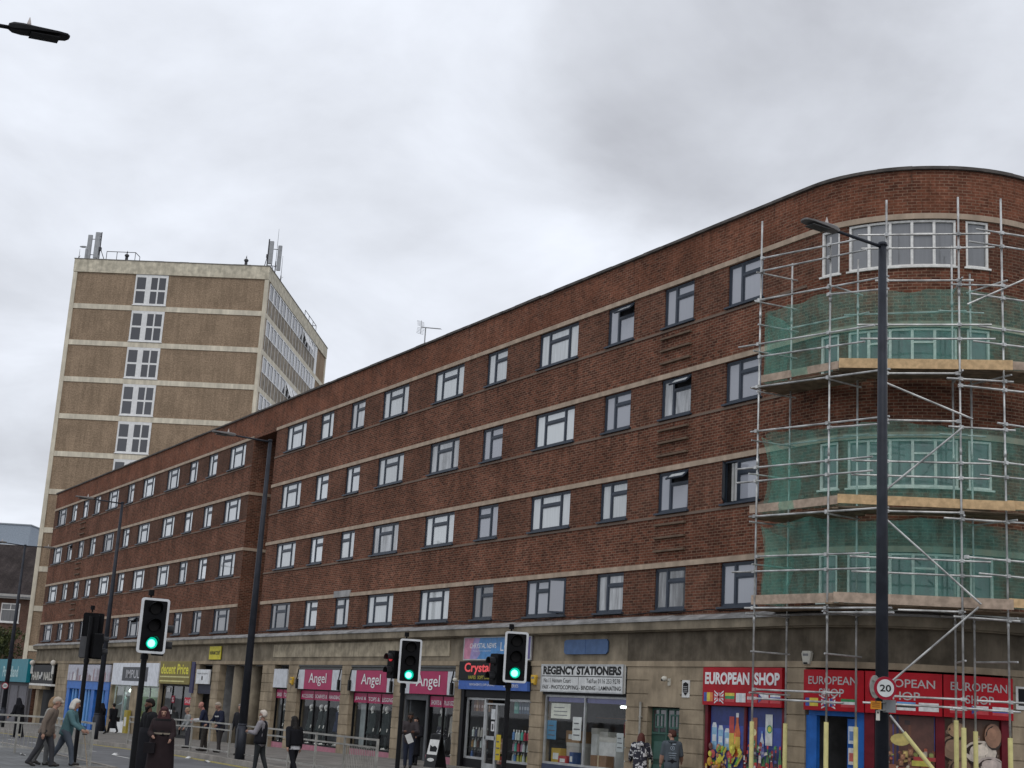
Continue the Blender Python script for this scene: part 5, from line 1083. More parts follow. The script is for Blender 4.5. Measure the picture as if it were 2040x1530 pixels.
def figure(H, lean=0., legs=((10,5),(-12,8)), arms=((8,15,8),(-8,20,8)), head=(0,0), bulk=1., hem=.0, sleeve=1., hands=True, face=True):
    """limbs for remesh(), feet on z=0, facing +x"""
    pr = []; hz = .52*H; sw = .108*H*(.92+.08*bulk); feet = []
    def cap(p, q, r1, r2, z): pr.append((tuple(p), tuple(q), r1*H, r2*H, z))
    for s, (a, k) in zip((1, -1), legs):
        h = Vector((0, s*.052*H, hz)); d1 = Vector((math.sin(R(a)), 0, -math.cos(R(a)))); kn = h+d1*.245*H
        d2 = Vector((math.sin(R(a-k)), 0, -math.cos(R(a-k)))); an = kn+d2*.235*H; feet.append((h, kn, an, a-k))
    low = min(f[2].z for f in feet)-.04*H; sh = Vector((0, 0, -low))
    for h, kn, an, fa in feet:
        cap(h+sh, kn+sh, .058*bulk, .042, 'leg'); cap(kn+sh, an+sh, .042, .032, 'leg')
        f = Vector((1, 0, -math.sin(R(max(-35, min(20, -fa*.6)))) if fa < 0 else .1)).normalized(); a = an+sh+Vector((0,0,-.012*H))
        cap(a-f*.02*H, a+f*.05*H, .026, .025, 'shoe'); cap(a+f*.05*H-Vector((0,0,.008*H)), a+f*.10*H-Vector((0,0,.008*H)), .022, .018, 'shoe')
    pel = Vector((0,0,hz))+sh
    T = lambda x, y, z: pel+rotv((x*H, y*H, z*H), 'Y', R(lean))
    cap(T(0,.035,.0), T(0,-.035,.0), .068*bulk, .068*bulk, 'leg')
    for s in (1, -1):
        cap(T(0,s*.035,.0-hem), T(0,s*.04,.13), .068*bulk, .066*bulk, 'top'); cap(T(0,s*.04,.13), T(.0,s*.052,.24), .066*bulk, .062*bulk, 'top')
    cap(T(0,sw/H*.8,.27), T(0,-sw/H*.8,.27), .048, .048, 'top'); cap(T(0,0,.30), T(.006,0,.345), .036, .032, 'skin')
    hb = T(.012,0,.345); yaw, pit = head
    Q = lambda x, y, z: hb+rotv(rotv((x*H, y*H, z*H), 'Y', R(pit+lean*.35)), 'Z', R(yaw))
    cap(Q(.0,0,.075), Q(-.012,0,.085), .050, .050, 'skin'); cap(Q(.016,0,.055), Q(.022,0,.022), .041, .028, 'skin'); cap(Q(.028,.006,.018), Q(.028,-.006,.018), .019, .019, 'skin')
    if face:
        cap(Q(.054,0,.062), Q(.066,0,.046), .007, .010, 'skin')
        for s in (1, -1): cap(Q(.049,s*.018,.066), Q(.051,s*.020,.066), .0065, .0065, 'eye'); cap(Q(-.004,s*.050,.058), Q(-.006,s*.051,.042), .010, .008, 'skin'); cap(Q(.048,s*.012,.080), Q(.046,s*.026,.080), .006, .006, 'skin')
        cap(Q(.0475,.012,.028), Q(.0475,-.012,.028), .006, .006, 'lip')
    for s, (p, o, e) in zip((1, -1), arms):
        S = T(0, s*sw/H, .265); d = rotv(rotv((0,0,-1), 'X', R(s*o)), 'Y', R(-p+lean*.5)); E_ = S+d*.165*H
        inw = (e > 50)*.45
        f = rotv((0,0,-1), 'Y', R(-p-e+lean*.5)); f = (f+Vector((0,-s*inw,0))+Vector((0,s*math.sin(R(o))*.5,0))*(e<50)).normalized(); Wr = E_+f*.145*H
        cap(S, E_, .040*sleeve, .032*sleeve, 'top'); cap(E_, E_.lerp(Wr, .9), .032*sleeve, .024*sleeve, 'sleeve'); cap(E_.lerp(Wr,.8), Wr, .018, .017, 'skin')
        sd = f.cross(Vector((0,1,0)) if abs(f.y) < .8 else Vector((1,0,0))).normalized(); lat = sd if abs(f.y) < .8 else f.cross(Vector((0,0,1))).normalized()
        if hands:
            pm = Wr+f*.045*H; cap(Wr, pm, .016, .018, 'skin'); cap(pm-lat*.012*H, pm+lat*.012*H, .014, .014, 'skin'); n = f.cross(lat)
            for k, (ln, cu) in enumerate(((.036,.5),(.042,.45),(.040,.5),(.032,.6))):
                b0 = pm+lat*((k-1.5)*.0095*H)+f*.008*H; m1 = b0+(f*math.cos(.3)-Vector((0,s,0))*math.sin(.3)*.6)*ln*H*.55; m2 = m1+(f*math.cos(cu+.4)-Vector((0,s,0))*math.sin(cu+.4)*.7)*ln*H*.5
                cap(b0, m1, .0056, .0052, 'skin'); cap(m1, m2, .0052, .0042, 'skin')
            tb = Wr+f*.018*H+lat*.012*H; cap(tb, tb+(lat*.6+f)*.020*H, .0065, .006, 'skin'); cap(tb+(lat*.6+f)*.020*H, tb+(lat*.3+f*1.2)*.034*H, .006, .005, 'skin')
        else: cap(Wr, Wr+f*.075*H, .016, .012, 'skin')
    return pr, T, Q, pel
def person(label, x, y, rz, H, top, leg, skin=SKIN, sleeve_m=None, hair=None, hairm=None, z=None, extra=None, shoe=SHOE, **kw):
    zb = zg(x) if z is None else z
    t = thing('person', label, 'person', (x, y, zb), R(rz))
    pr, T, Q, pel = figure(H, **kw)
    o = remesh(pr, {'skin': skin, 'top': top, 'leg': leg, 'shoe': shoe, 'eye': EYE, 'sleeve': sleeve_m or top, 'lip': plain((.25,.10,.085), .5)}); o.parent = t
    hp = []
    if hair:
        h = lambda a, c, r1, r2: hp.append((tuple(a), tuple(c), r1*H, r2*H, 'h'))
        h(Q(-.010,0,.092), Q(-.018,0,.085), .054, .054); h(Q(-.03,.012,.065), Q(-.03,-.012,.065), .042, .042); h(Q(.022,.02,.108), Q(.022,-.02,.108), .028, .028)
        if hair in ('long', 'bob'):
            for s in (1,-1): h(Q(-.012,s*.04,.07), Q(-.018,s*.045,.0 if hair == 'bob' else -.03), .026, .03)
            h(Q(-.04,0,.06), Q(-.045,0,.0), .045, .045)
        if hair == 'long': h(T(-.055,.03,.27), T(-.07,.02,.12), .045, .03); h(T(-.055,-.03,.27), T(-.07,-.02,.12), .045, .03); h(Q(-.045,0,.02), T(-.06,0,.25), .05, .05)
        if hair == 'beard': h(Q(.030,0,.018), Q(.040,0,-.035), .030, .012); h(Q(.02,.03,.03), Q(.02,-.03,.03), .018, .018)
        if hair == 'cap': h(Q(.03,0,.095), Q(.075,0,.085), .030, .020)
        if hair == 'veil':
            for s in (1,-1): h(Q(0,s*.04,.06), T(.0,s*.06,.26), .036, .05)
            h(Q(-.03,0,.05), T(-.035,0,.22), .055, .075); h(Q(.02,.0,-.02), T(.035,0,.22), .04, .065)
        hm = remesh(hp, {'h': hairm}, .014, {'veil': 'headscarf', 'cap': 'flat_cap'}.get(hair, 'hair')); hm.parent = t
    if extra: extra(t, T, Q, H, pel)
    return t
def gown(b, H, z0, z1, w0, w1, d0, d1, lean=0., n=28, folds=9, cx=0.):
    rings = []
    for j in range(9):
        u = j/8; z = z0+(z1-z0)*u; w = w0+(w1-w0)*u; d = d0+(d1-d0)*u; k = .055*(1-u)
        rings.append([((cx*(1-u)+d*math.cos(a)*(1+k*math.sin(folds*a+u*2)))*H+lean*u*H, w*math.sin(a)*(1+k*math.sin(folds*a+1+u))*H, z*H) for a in [2*math.pi*i/n for i in range(n)]])
    b.loft(rings)
C = lambda r_, g_, b_, n='cloth': plain((r_,g_,b_), .85)
GREYHAIR, WHITEHAIR, DARKHAIR, BROWNHAIR = plain((.36,.31,.25), .8), plain((.58,.55,.50), .8), plain((.012,.010,.009), .6), plain((.075,.03,.022), .7)
AWAY, TOCAM, RIGHT, LEFT, ROAD = 150, -30, 59, 239, -90
def hemline(m):
    def f(t, T, Q, H, pel):
        b = M(); b.loft([[tuple(T(d*math.cos(a)+.002*math.sin(5*a), w*math.sin(a), z_)) for a in [2*math.pi*i/24 for i in range(24)]] for z_, w, d in ((-.065,.108,.092),(-.03,.112,.095),(.04,.108,.088),(.12,.104,.082))]); b.build('jacket_hem', m, t, True)
    return f
def stick(t, T, Q, H, pel):
    b = M(); b.tube((.30*H,-.10*H,.46*H),(.40*H,-.10*H,.0),.011,None,8); b.build('walking_stick', plain((.35,.27,.18), .5), t)
    b = M(); b.tube((.27*H,-.10*H,.465*H),(.34*H,-.10*H,.462*H),.014,None,8); b.build('stick_handle', plain((.06,.04,.03), .5), t)
person('stooped elderly man in a brown jacket and dark trousers wearing a pale hat', -37.35, -16.77, RIGHT, 1.74, C(.165,.13,.105), C(.045,.045,.05), hair='cap', hairm=plain((.40,.34,.28), .85), lean=15, legs=((22,16),(-16,14)), arms=((-10,10,34),(-16,10,26)), head=(0,8), bulk=1.15, hem=.01, sleeve=1.25, extra=lambda *a: hemline(C(.165,.13,.105))(*a))
person('person with fair hair in a pale patterned jacket half hidden behind the brown jacket', -38.0, -16.62, RIGHT, 1.70, C(.30,.29,.26), C(.12,.12,.12), hair='bob', hairm=plain((.26,.17,.10), .8), lean=10, legs=((-14,8),(14,14)), arms=((-10,10,10),(12,10,20)), bulk=1.1, hem=.01, sleeve=1.2, extra=lambda *a: hemline(C(.30,.29,.26))(*a))
person('white haired elderly person in a teal jacket walking with a stick', -38.25, -16.05, RIGHT, 1.72, C(.085,.165,.18), C(.085,.10,.125), hair='bob', hairm=WHITEHAIR, lean=12, legs=((-24,6),(26,16)), arms=((22,8,42),(34,8,30)), head=(0,6), bulk=1.2, hem=.01, sleeve=1.3, extra=lambda *a: (stick(*a), hemline(C(.085,.165,.18))(*a)))
def black_robe(t, T, Q, H, pel):
    b = M(); gown(b, H, .03, .62, .16, .13, .15, .10, .02); b.build('robe', C(.010,.010,.013), t, True)
def brown_robe(t, T, Q, H, pel):
    b = M(); gown(b, H, .02, .80, .20, .155, .18, .115, .02, folds=7); b.build('robe', C(.022,.014,.0155), t, True)
    b = M(); gown(b, H, .60, .83, .18, .13, .15, .10, .02); b.build('cape', C(.010,.009,.010), t, True)
    b = M()
    for zz, w in ((.63,.176),):
        b.loft([[(.150*math.cos(a)*H, w*1.02*math.sin(a)*H, (zz+dz)*H) for a in [R(-80)+R(160)*i/15 for i in range(16)]] for dz in (-.012,.012)], cap=False)
    b.build('braid_trim', plain((.22,.19,.15), .8), t)
    b = M(); b.box(.13*H,.2*H,-.20*H,-.05*H,.36*H,.50*H); b.build('handbag', C(.012,.010,.012), t)
person('bearded man in a long black robe walking behind the woman in brown', -34.35, -15.1, TOCAM-50, 1.80, C(.012,.012,.014), C(.012,.012,.014), SKIN_D, hair='beard', hairm=DARKHAIR, lean=4, legs=((14,8),(-18,10)), arms=((-10,24,10),(8,14,10)), hem=.04, sleeve=1.35, extra=black_robe)
person('woman in a dark brown robe and burgundy headscarf with a pale braided cape', -33.3, -15.1, TOCAM, 1.64, C(.024,.015,.016), C(.02,.015,.016), SKIN, hair='veil', hairm=C(.06,.026,.028), lean=5, legs=((10,8),(-10,8)), arms=((14,16,50),(16,16,60)), head=(6,12), bulk=1.1, hem=.05, sleeve=1.5, extra=brown_robe)
def bag(t, T, Q, H, pel):
    b = M(); p = T(-.02,-.16,-.02); b.box(p.x-.14,p.x+.14,p.y-.05,p.y+.05,p.z-.16,p.z+.10); b.build('bag', C(.02,.018,.018), t)
def coat(m, z0=.30, z1=.60):
    def f(t, T, Q, H, pel): b = M(); gown(b, H, z0, z1, .115, .10, .10, .08); b.build('coat_skirt', m, t, True)
    return f
def stripe(t, T, Q, H, pel):
    b = M(); b.loft([[tuple(T(.086*math.cos(a)+.004, .118*math.sin(a), z_)) for a in [R(-70)+R(140)*i/11 for i in range(12)]] for z_ in (.195,.222)], cap=False); b.build('chest_stripe', C(.48,.48,.48), t)
BK = C(.011,.011,.013)
person('person in a long black coat striding past the mannequin window with a bag', -85.9, -1.6, 195, 1.75, BK, BK, SKIN, hair='short', hairm=DARKHAIR, lean=6, legs=((24,6),(-24,16)), arms=((-20,10,20),(20,10,30)), bulk=1.2, hem=.08, sleeve=1.35, extra=lambda *a: (coat(BK, .16, .6)(*a), bag(*a)))
person('person in black half hidden behind the slim lamp post by the blue shop', -82.4, -3.2, 215, 1.68, BK, BK, SKIN, hair='veil', hairm=BK, lean=5, legs=((16,6),(-16,10)), arms=((10,14,50),(10,14,40)), bulk=1.1, hem=.08, sleeve=1.35, extra=coat(BK, .08, .6))
person('dark hooded figure in black at the left edge beyond the near railing', -67.0, -11.0, 215, 1.72, BK, BK, SKIN, hair='veil', hairm=BK, lean=14, legs=((10,6),(-10,10)), arms=((14,14,40),(14,14,40)), bulk=1.3, hem=.1, sleeve=1.4, z=zg(-67)-.1, extra=coat(BK, .1, .6))
person('small fair person in a grey top sitting low behind the far railing', -55.0, -7.3, ROAD, 1.52, C(.24,.25,.25), C(.06,.06,.07), hair='short', hairm=plain((.34,.25,.17), .8), lean=10, legs=((0,0),(2,4)), arms=((12,10,30),(12,10,30)), hem=.05, sleeve=1.15)
person('bald man in a navy vest over a white shirt looking down behind the railing', -51.2, -7.95, ROAD-20, 1.75, C(.018,.022,.045), C(.05,.045,.04), plain((.42,.20,.16), .55, 'ruddy_skin'), sleeve_m=C(.46,.46,.47), hair=None, lean=14, legs=((6,4),(-4,4)), arms=((24,12,70),(20,14,60)), head=(20,22), bulk=1.15, hem=.03, sleeve=1.15)
person('grey haired man in a navy top with a white chest stripe leaning on the railing', -50.2, -7.75, ROAD+8, 1.74, C(.015,.018,.035), C(.05,.045,.045), hair='short', hairm=GREYHAIR, lean=10, legs=((4,2),(-4,4)), arms=((16,26,40),(16,26,40)), head=(0,16), bulk=1.2, hem=.06, sleeve=1.25,
       extra=stripe)

person('grey haired man in a dark jacket and white collar behind the tall lamp post', -48.6, -7.6, ROAD+30, 1.72, C(.02,.02,.024), C(.05,.05,.055), hair='short', hairm=plain((.22,.20,.18), .8), lean=4, legs=((4,2),(-4,4)), arms=((6,12,10),(6,12,10)), bulk=1.1, hem=.06, sleeve=1.25)
def vest(t, T, Q, H, pel):
    b = M(); m_ = C(.014,.014,.018)
    b.loft([[tuple(T(d*math.cos(a)+.004, w*math.sin(a), z_)) for a in [2*math.pi*i/24 for i in range(24)]] for z_, w, d in ((-.06,.128,.10),(0,.128,.10),(.07,.122,.094),(.15,.126,.094),(.235,.130,.088),(.29,.098,.066),(.315,.05,.048))]); b.build('quilted_vest', m_, t, True)
person('white bearded man in a white cap and dark quilted vest with folded arms', -40.1, -10.1, LEFT-12, 1.74, C(.24,.225,.24), C(.03,.033,.035), plain((.27,.15,.11), .55, 'tan_skin'), hair='beard', hairm=plain((.56,.50,.44), .85), lean=-2, legs=((6,2),(-10,10)), arms=((20,12,74),(14,12,80)), head=(-4,-4), bulk=1.2, hem=.04, sleeve=1.25, z=zg(-40)-.12, extra=vest)
def lady(t, T, Q, H, pel):
    b = M(); gown(b, H, .45, .56, .115, .10, .10, .08); b.build('shirt_tail', C(.48,.48,.50), t, True)
    b = M(); gown(b, H, .515, .78, .135, .12, .105, .09); b.build('jacket', BK, t, True)
person('woman in black with very long dark hair and a pale shirt hem walking away', -38.2, -9.85, AWAY+40, 1.66, BK, BK, SKIN, hair='long', hairm=DARKHAIR, lean=6, legs=((-20,16),(14,4)), arms=((-26,16,12),(6,16,12)), bulk=1.1, hem=.0, sleeve=1.3, z=zg(-38)-.12, extra=lady)
def paper(t, T, Q, H, pel):
    b = M(); q = Matrix.Rotation(R(25), 3, 'X'); c = T(.20,.01,.03)
    b.hexa([tuple(c+q @ Vector(v)) for v in ((-.0,-.10,-.16),(0,.10,-.16),(.004,.10,-.16),(.004,-.10,-.16),(.05,-.10,.14),(.05,.10,.14),(.054,.10,.14),(.054,-.10,.14))]); b.build('sheet_of_paper', PAP, t)
person('man in a dark brown jacket and jeans holding a white sheet by the shop door', -43.6, -3.6, TOCAM, 1.80, C(.05,.042,.045), C(.028,.034,.055), SKIN_D, hair='beard', hairm=plain((.03,.027,.025), .8), lean=4, legs=((8,6),(-4,8)), arms=((26,14,70),(22,14,76)), head=(0,14), bulk=1.12, hem=.03, sleeve=1.35, extra=paper)
person('woman in a black coat with dark hair standing behind the man with the paper', -45.9, -2.2, TOCAM-20, 1.62, BK, BK, SKIN, hair='bob', hairm=DARKHAIR, lean=3, legs=((4,2),(-6,6)), arms=((14,14,60),(14,14,50)), bulk=1.1, hem=.1, sleeve=1.35, extra=coat(BK, .2, .6))
def patt(n='patterned_jacket'):
    m, t, b = newmat(n); g = t.nodes.new('ShaderNodeTexCoord'); f = noise(t, g.outputs['Object'], 9, 2, .5, .8)
    t.links.new(mixc(t, mapr(t, f, .53, .56), (.018,.018,.03), (.55,.55,.56)), b.inputs['Base Color']); b.inputs['Roughness'].default_value = .85; return m
PT = patt()
def hood(t, T, Q, H, pel):
    b = M(); b.ell(T(-.07,0,.285), (.055*H,.085*H,.05*H), 14, 8); b.build('hood', PT, t, True)
    b = M(); p = T(.02,-.17,-.02); b.loft([[tuple(p+Vector((.06*math.cos(a)*k,.03*math.sin(a)*k,z_))) for a in [2*math.pi*i/10 for i in range(10)]] for z_, k in ((-.22,1.2),(-.05,1.4),(.1,.8))]); b.build('tote_bag', C(.42,.42,.33), t, True)
person('red haired person in a black and white patterned jacket', -34.25, -1.0, AWAY-10, 1.62, PT, C(.03,.03,.04), SKIN, hair='bob', hairm=plain((.10,.035,.028), .7), lean=8, legs=((8,6),(-8,8)), arms=((10,18,40),(10,18,40)), bulk=1.35, hem=.12, sleeve=1.6, extra=hood)
def back_print(t, T, Q, H, pel):
    b = M(); f = lambda y, z_: tuple(T(-.088-.0, y, z_))
    n = 16
    for k in range(n):
        a0, a1 = 2*math.pi*k/n, 2*math.pi*(k+1)/n
        b.face([f(.034*math.cos(a0),.20+.034*math.sin(a0)),f(.034*math.cos(a1),.20+.034*math.sin(a1)),f(.028*math.cos(a1),.20+.028*math.sin(a1)),f(.028*math.cos(a0),.20+.028*math.sin(a0))])
    for k in range(3): b.face([f(-.012+.008*k,.185),f(-.008+.008*k,.185),f(-.004+.004*k,.215),f(-.008+.004*k,.215)])
    for (y, z_, w, h) in ((-.02,.255,.03,.012),(.0,.12,.07,.006),(.0,.085,.06,.006),(.0,.05,.05,.006)): b.face([f(y-w,z_),f(y+w,z_),f(y+w*.8,z_+h),f(y-w*.7,z_+h*1.3)])
    b.build('back_print', plain((.34,.40,.46), .7), t)
    b = M(); b.ell(T(-.035,0,.295), (.05*H,.075*H,.03*H), 14, 8); b.build('hood', C(.05,.062,.072), t, True)
person('man with short brown hair in a grey hooded T-shirt with a pale back print', -32.85, -.95, AWAY, 1.76, C(.075,.09,.105), C(.010,.010,.012), SKIN, sleeve_m=SKIN, hair='short', hairm=BROWNHAIR, lean=4, legs=((6,4),(-8,8)), arms=((4,12,14),(10,14,40)), head=(62,0), bulk=1.25, hem=.08, sleeve=1.25, extra=back_print)

# ================================================================== mannequins in the windows
def mann(label, x, s_d, dress, name_l, H=1.75, rz=ROAD, group='mannequins in the shop windows', body=None, coatm=None, pose=None):
    t = thing('mannequin', label, 'mannequin', P(x, s_d, zf(x)), R(rz), group)
    pr, T, Q, pel = figure(H, arms=pose or ((4,12,12),(-4,12,12)), legs=((4,2),(-6,4)), face=False, hands=False)
    bm = body or plain((.84,.82,.77), .4, 'mannequin_white')
    o = remesh(pr, {'skin': bm, 'top': dress, 'leg': name_l, 'shoe': bm, 'sleeve': dress}, .018); o.parent = t
    b = M(); b.tube((0,0,0),(0,0,.03),.22,None,16); b.build('base_plate', ALU, t)
    if coatm: b = M(); gown(b, H, .34, .60, .15, .11, .13, .09); b.build('skirt', coatm, t, True)
    return t
K1, K2, K3, K4 = C(.03,.04,.04), C(.025,.035,.07), C(.10,.11,.10), C(.42,.40,.36)
mA = mann('white headed mannequin in a dark green coat, left light of the SCARVES window', -61.4, -.40, K1, K1, coatm=K1)
for s, lab in ((-60.3,'white headed mannequin in a dark coat left of centre in the SCARVES window'),(-59.75,'white headed mannequin in a dark coat right of centre in the SCARVES window'),(-55.0,'white headed mannequin in a long dark coat in the left light of the JEANS window'),(-54.0,'white headed mannequin in a dark coat, left of a pair in the TOPS light'),(-53.65,'white headed mannequin in a dark coat, right of a pair in the TOPS light'),(-64.6,'mannequin in a dark coat in the narrow window by the passage')): copy_thing(mA, P(s, -.40, zf(s)), R(ROAD+random.uniform(-25,25)), lab)
mB = mann('white headed mannequin in navy at the right of the SCARVES window', -58.6, -.5, K2, K2, coatm=K2); copy_thing(mB, P(-58.1,-.6,zf(-58)), R(ROAD+20), 'white headed mannequin in navy, second from the right pier of the SCARVES window')
mC = mann('pale mannequin in cream at the right of the JEANS window', -53.1, -.6, K4, K4); copy_thing(mC, P(-52.65,-.55,zf(-52.6)), R(ROAD-20), 'pale mannequin in cream close to the pier right of the JEANS window')
mann('white headed mannequin in a grey patterned dress beside the shop door', -49.1, -.5, K3, K3, coatm=patt('grey_patterned_cloth')); copy_thing(mC, P(-48.3,-.6,zf(-48.3)), R(ROAD+10), 'pale mannequin in cream in the PLUS SIZE window'); mann('pale mannequin in a pink top at the right end of the PLUS SIZE window', -47.85, -.5, C(.42,.22,.24), C(.42,.22,.24))
mI = mann('pale blue mannequin in a tracksuit standing in the IMPULSE window', -91.75, -.6, C(.40,.50,.55), C(.40,.50,.55), 1.8, ROAD-30, body=plain((.45,.52,.55), .5), pose=((10,14,60),(-4,12,12))); mI.location = P(-91.75,-.6,zg(-90)+.62)
m_ = M(); m_.sbox(-92.4, -88.7, -1.8, -.25, zg(-90)+.1, zg(-90)+.61); m_.sbox(-87.1, -83.2, -1.8, -.25, zg(-90)+.1, zg(-90)+.61); m_.build('display_floor', WHITE, B)
m_ = M(); m_.sbox(-92.5, -88.6, -.22, -.10, zg(-90)-.05, zg(-90)+.61); m_.sbox(-87.2, -83.1, -.22, -.10, zg(-86)-.05, zg(-86)+.58); m_.build('stall_riser', WHITE, B)
goods('stand', 'yellow ochre board leaning at the pier of the IMPULSE shop', 'board', -88.0, .2, zg(-88), .7, .2, 1.35, plain((.34,.27,.05)), 'label')
# advertising board on the pavement
t = thing('pavement_sign', 'black and white advertising board standing outside the Angel shop', 'advertising board', (-44.9,-1.9,zg(-45)), R(8))
b = M(); b.hexa([(-.33,-.25,0),(.33,-.25,0),(.33,-.21,0),(-.33,-.21,0),(-.30,-.03,1.12),(.30,-.03,1.12),(.30,.0,1.12),(-.30,.0,1.12)]); b.build('front_panel', plain((.012,.012,.013), .4), t)
b = M(); b.hexa([(-.33,.25,0),(.33,.25,0),(.33,.21,0),(-.33,.21,0),(-.30,.03,1.12),(.30,.03,1.12),(.30,.0,1.12),(-.30,.0,1.12)]); b.build('back_panel', plain((.012,.012,.013), .4), t)
b = M(); sl = lambda x, z: (x, -.253+.197*z, z)
b.face([sl(-.29,.42),sl(.29,.42),sl(.275,.92),sl(-.275,.92)]); b.face([sl(x*.2,.25+.06*y) for x, y in circ(0,0,1,1)]); b.build('white_print', PAP, t)
b = M(); b.face([tuple(Vector(sl(.05+x, .52+y))+Vector((0,-.004,0))) for x, y in ((-.2,0),(.18,0),(.2,.12),(.05,.2),(-.1,.16),(-.25,.22))]); b.face([tuple(Vector(sl(x, .96+y))+Vector((0,-.004,0))) for x, y in ((-.2,0),(.2,0),(.2,.1),(-.2,.1))]); b.build('black_print', BLACK, t)
# litter
for i, (x, y, dz, lab) in enumerate(((-47.9,-11.98,-.115,'crumpled scrap of white paper on the road by the robed walkers'),(-42.85,-16.02,.004,'curled white scrap of paper on the near paving'),(-47.4,-9.7,-.115,'white paper scrap on the road near the far kerb'),(-45.3,-9.8,-.115,'small white scrap on the road below the far railing'))):
    t = thing('paper_scrap', lab  , 'paper', (x,y,zg(x)+dz), random.uniform(0,6)); b = M(); b.face([(-.16,-.06,0),(.14,-.08,.01),(.18,.05,.05),(-.02,.09,.02),(-.17,.06,.06)]); b.build('paper', PAP, t); b = M(); b.face([(-.05,-.03,.062),(.08,-.02,.05),(.03,.04,.07)]); b.build('fold', plain((.5,.5,.5)), t)
# ================================================================== the tower block behind
TA = math.atan2(13.859, 9.183)
TW_ = thing('tower_block', 'tall buff brick tower block with cream floor bands and white windows', 'tower block', (-121.18,.53,zg(-121)), TA); tz = zg(-121); TWd, TDp = 16.62, 27.6
def tw(fn, name, m, par=None): b = M(); fn(b); b.v = [(x, y, z-tz) for x, y, z in b.v]; return b.build(name, m, par or TW_)
def uvface(b, p, ln, z0, z1, q): b.face([(*p, z0), (*q, z0), (*q, z1), (*p, z1)], 0, None, [(0,z0),(ln,z0),(ln,z1),(0,z1)])
FB = [33.15-3.18*i for i in range(12)]                                       # top of each floor band
def tbody(b):
    uvface(b, (0,0), TWd, tz-.5, 36.9, (TWd,0)); uvface(b, (TWd,0), TDp, tz-.5, 36.9, (TWd,TDp)); uvface(b, (TWd,TDp), TWd, tz-.5, 36.9, (0,TDp)); uvface(b, (0,TDp), TDp, tz-.5, 36.9, (0,0))
tw(tbody, 'wall', TBRICK)
tw(lambda b: b.box(.0,TWd,.0,TDp,36.85,36.9), 'roof', LEAD)
PEEL = mat('peeling_cream_concrete', (.56,.51,.40), .85, 0, .22, 2.4, .2, .15)
tw(lambda b: b.box(-.12,TWd+.12,-.12,TDp+.12,35.93,37.05), 'parapet', PEEL)
tw(lambda b: b.box(-.16,TWd+.16,-.16,TDp+.16,37.053,37.12), 'coping', plain((.2,.19,.17), .8))
for z in FB: tw(lambda b: (b.box(-.06,TWd+.06,-.06,0,z-.43,z), b.box(TWd,TWd+.06,0,TDp+.06,z-.43,z), b.box(-.06,0,0,TDp,z-.43,z)), 'floor_band', CREAM)
tw(lambda b: b.box(-.1,.24,-.1,.24,tz-.5,35.9), 'corner_pier', CREAM); tw(lambda b: b.box(TWd-.2,TWd+.1,-.1,.3,tz-.5,35.9), 'corner_pier', CREAM); tw(lambda b: b.box(TWd-.2,TWd+.1,TDp-.3,TDp+.1,tz-.5,35.9), 'corner_pier', CREAM)
wx0, wx1 = TWd-11.28, TWd-8.46
WPROTO = None
for i, z in enumerate(FB[:9]):
    z0, z1 = z+.09, z+2.76
    if WPROTO is None:
        def fr(b):
            b.box(wx0,wx1,-.07,-.01,0,2.67); zz = [(.12,1.2),(1.36,2.44)]
        f = M(); w = wx1-wx0; hh = 2.67
        xs3 = [(.14,.92),(1.38,1.93),(2.05,2.64)]; rows3 = [(.14,1.20),(1.36,2.42)]
        f.box(0,w,-.05,-.005,0,.14); f.box(0,w,-.05,-.005,1.20,1.36); f.box(0,w,-.05,-.005,2.42,hh)
        for a, c in ((0,.14),(.92,1.38),(1.93,2.05),(2.64,w)):
            for p, q in rows3: f.box(a,c,-.052,-.005,p,q)
        f.box(-.05,w+.05,-.12,-.0,-.06,-.002)
        o = f.build('window', WHITE, TW_); g = M()
        for a, c in xs3:
            for p, q in rows3: g.box(a,c,-.035,-.02,p,q)
        pn = g.build('pane', P_TOWER, o); o.location = (wx0,0,z0-tz); WPROTO = (o, pn)
    else:
        o = WPROTO[0].copy(); COL.objects.link(o); o.parent = TW_; o.location = (wx0,0,z0-tz); pn = WPROTO[1].copy(); COL.objects.link(pn); pn.parent = o
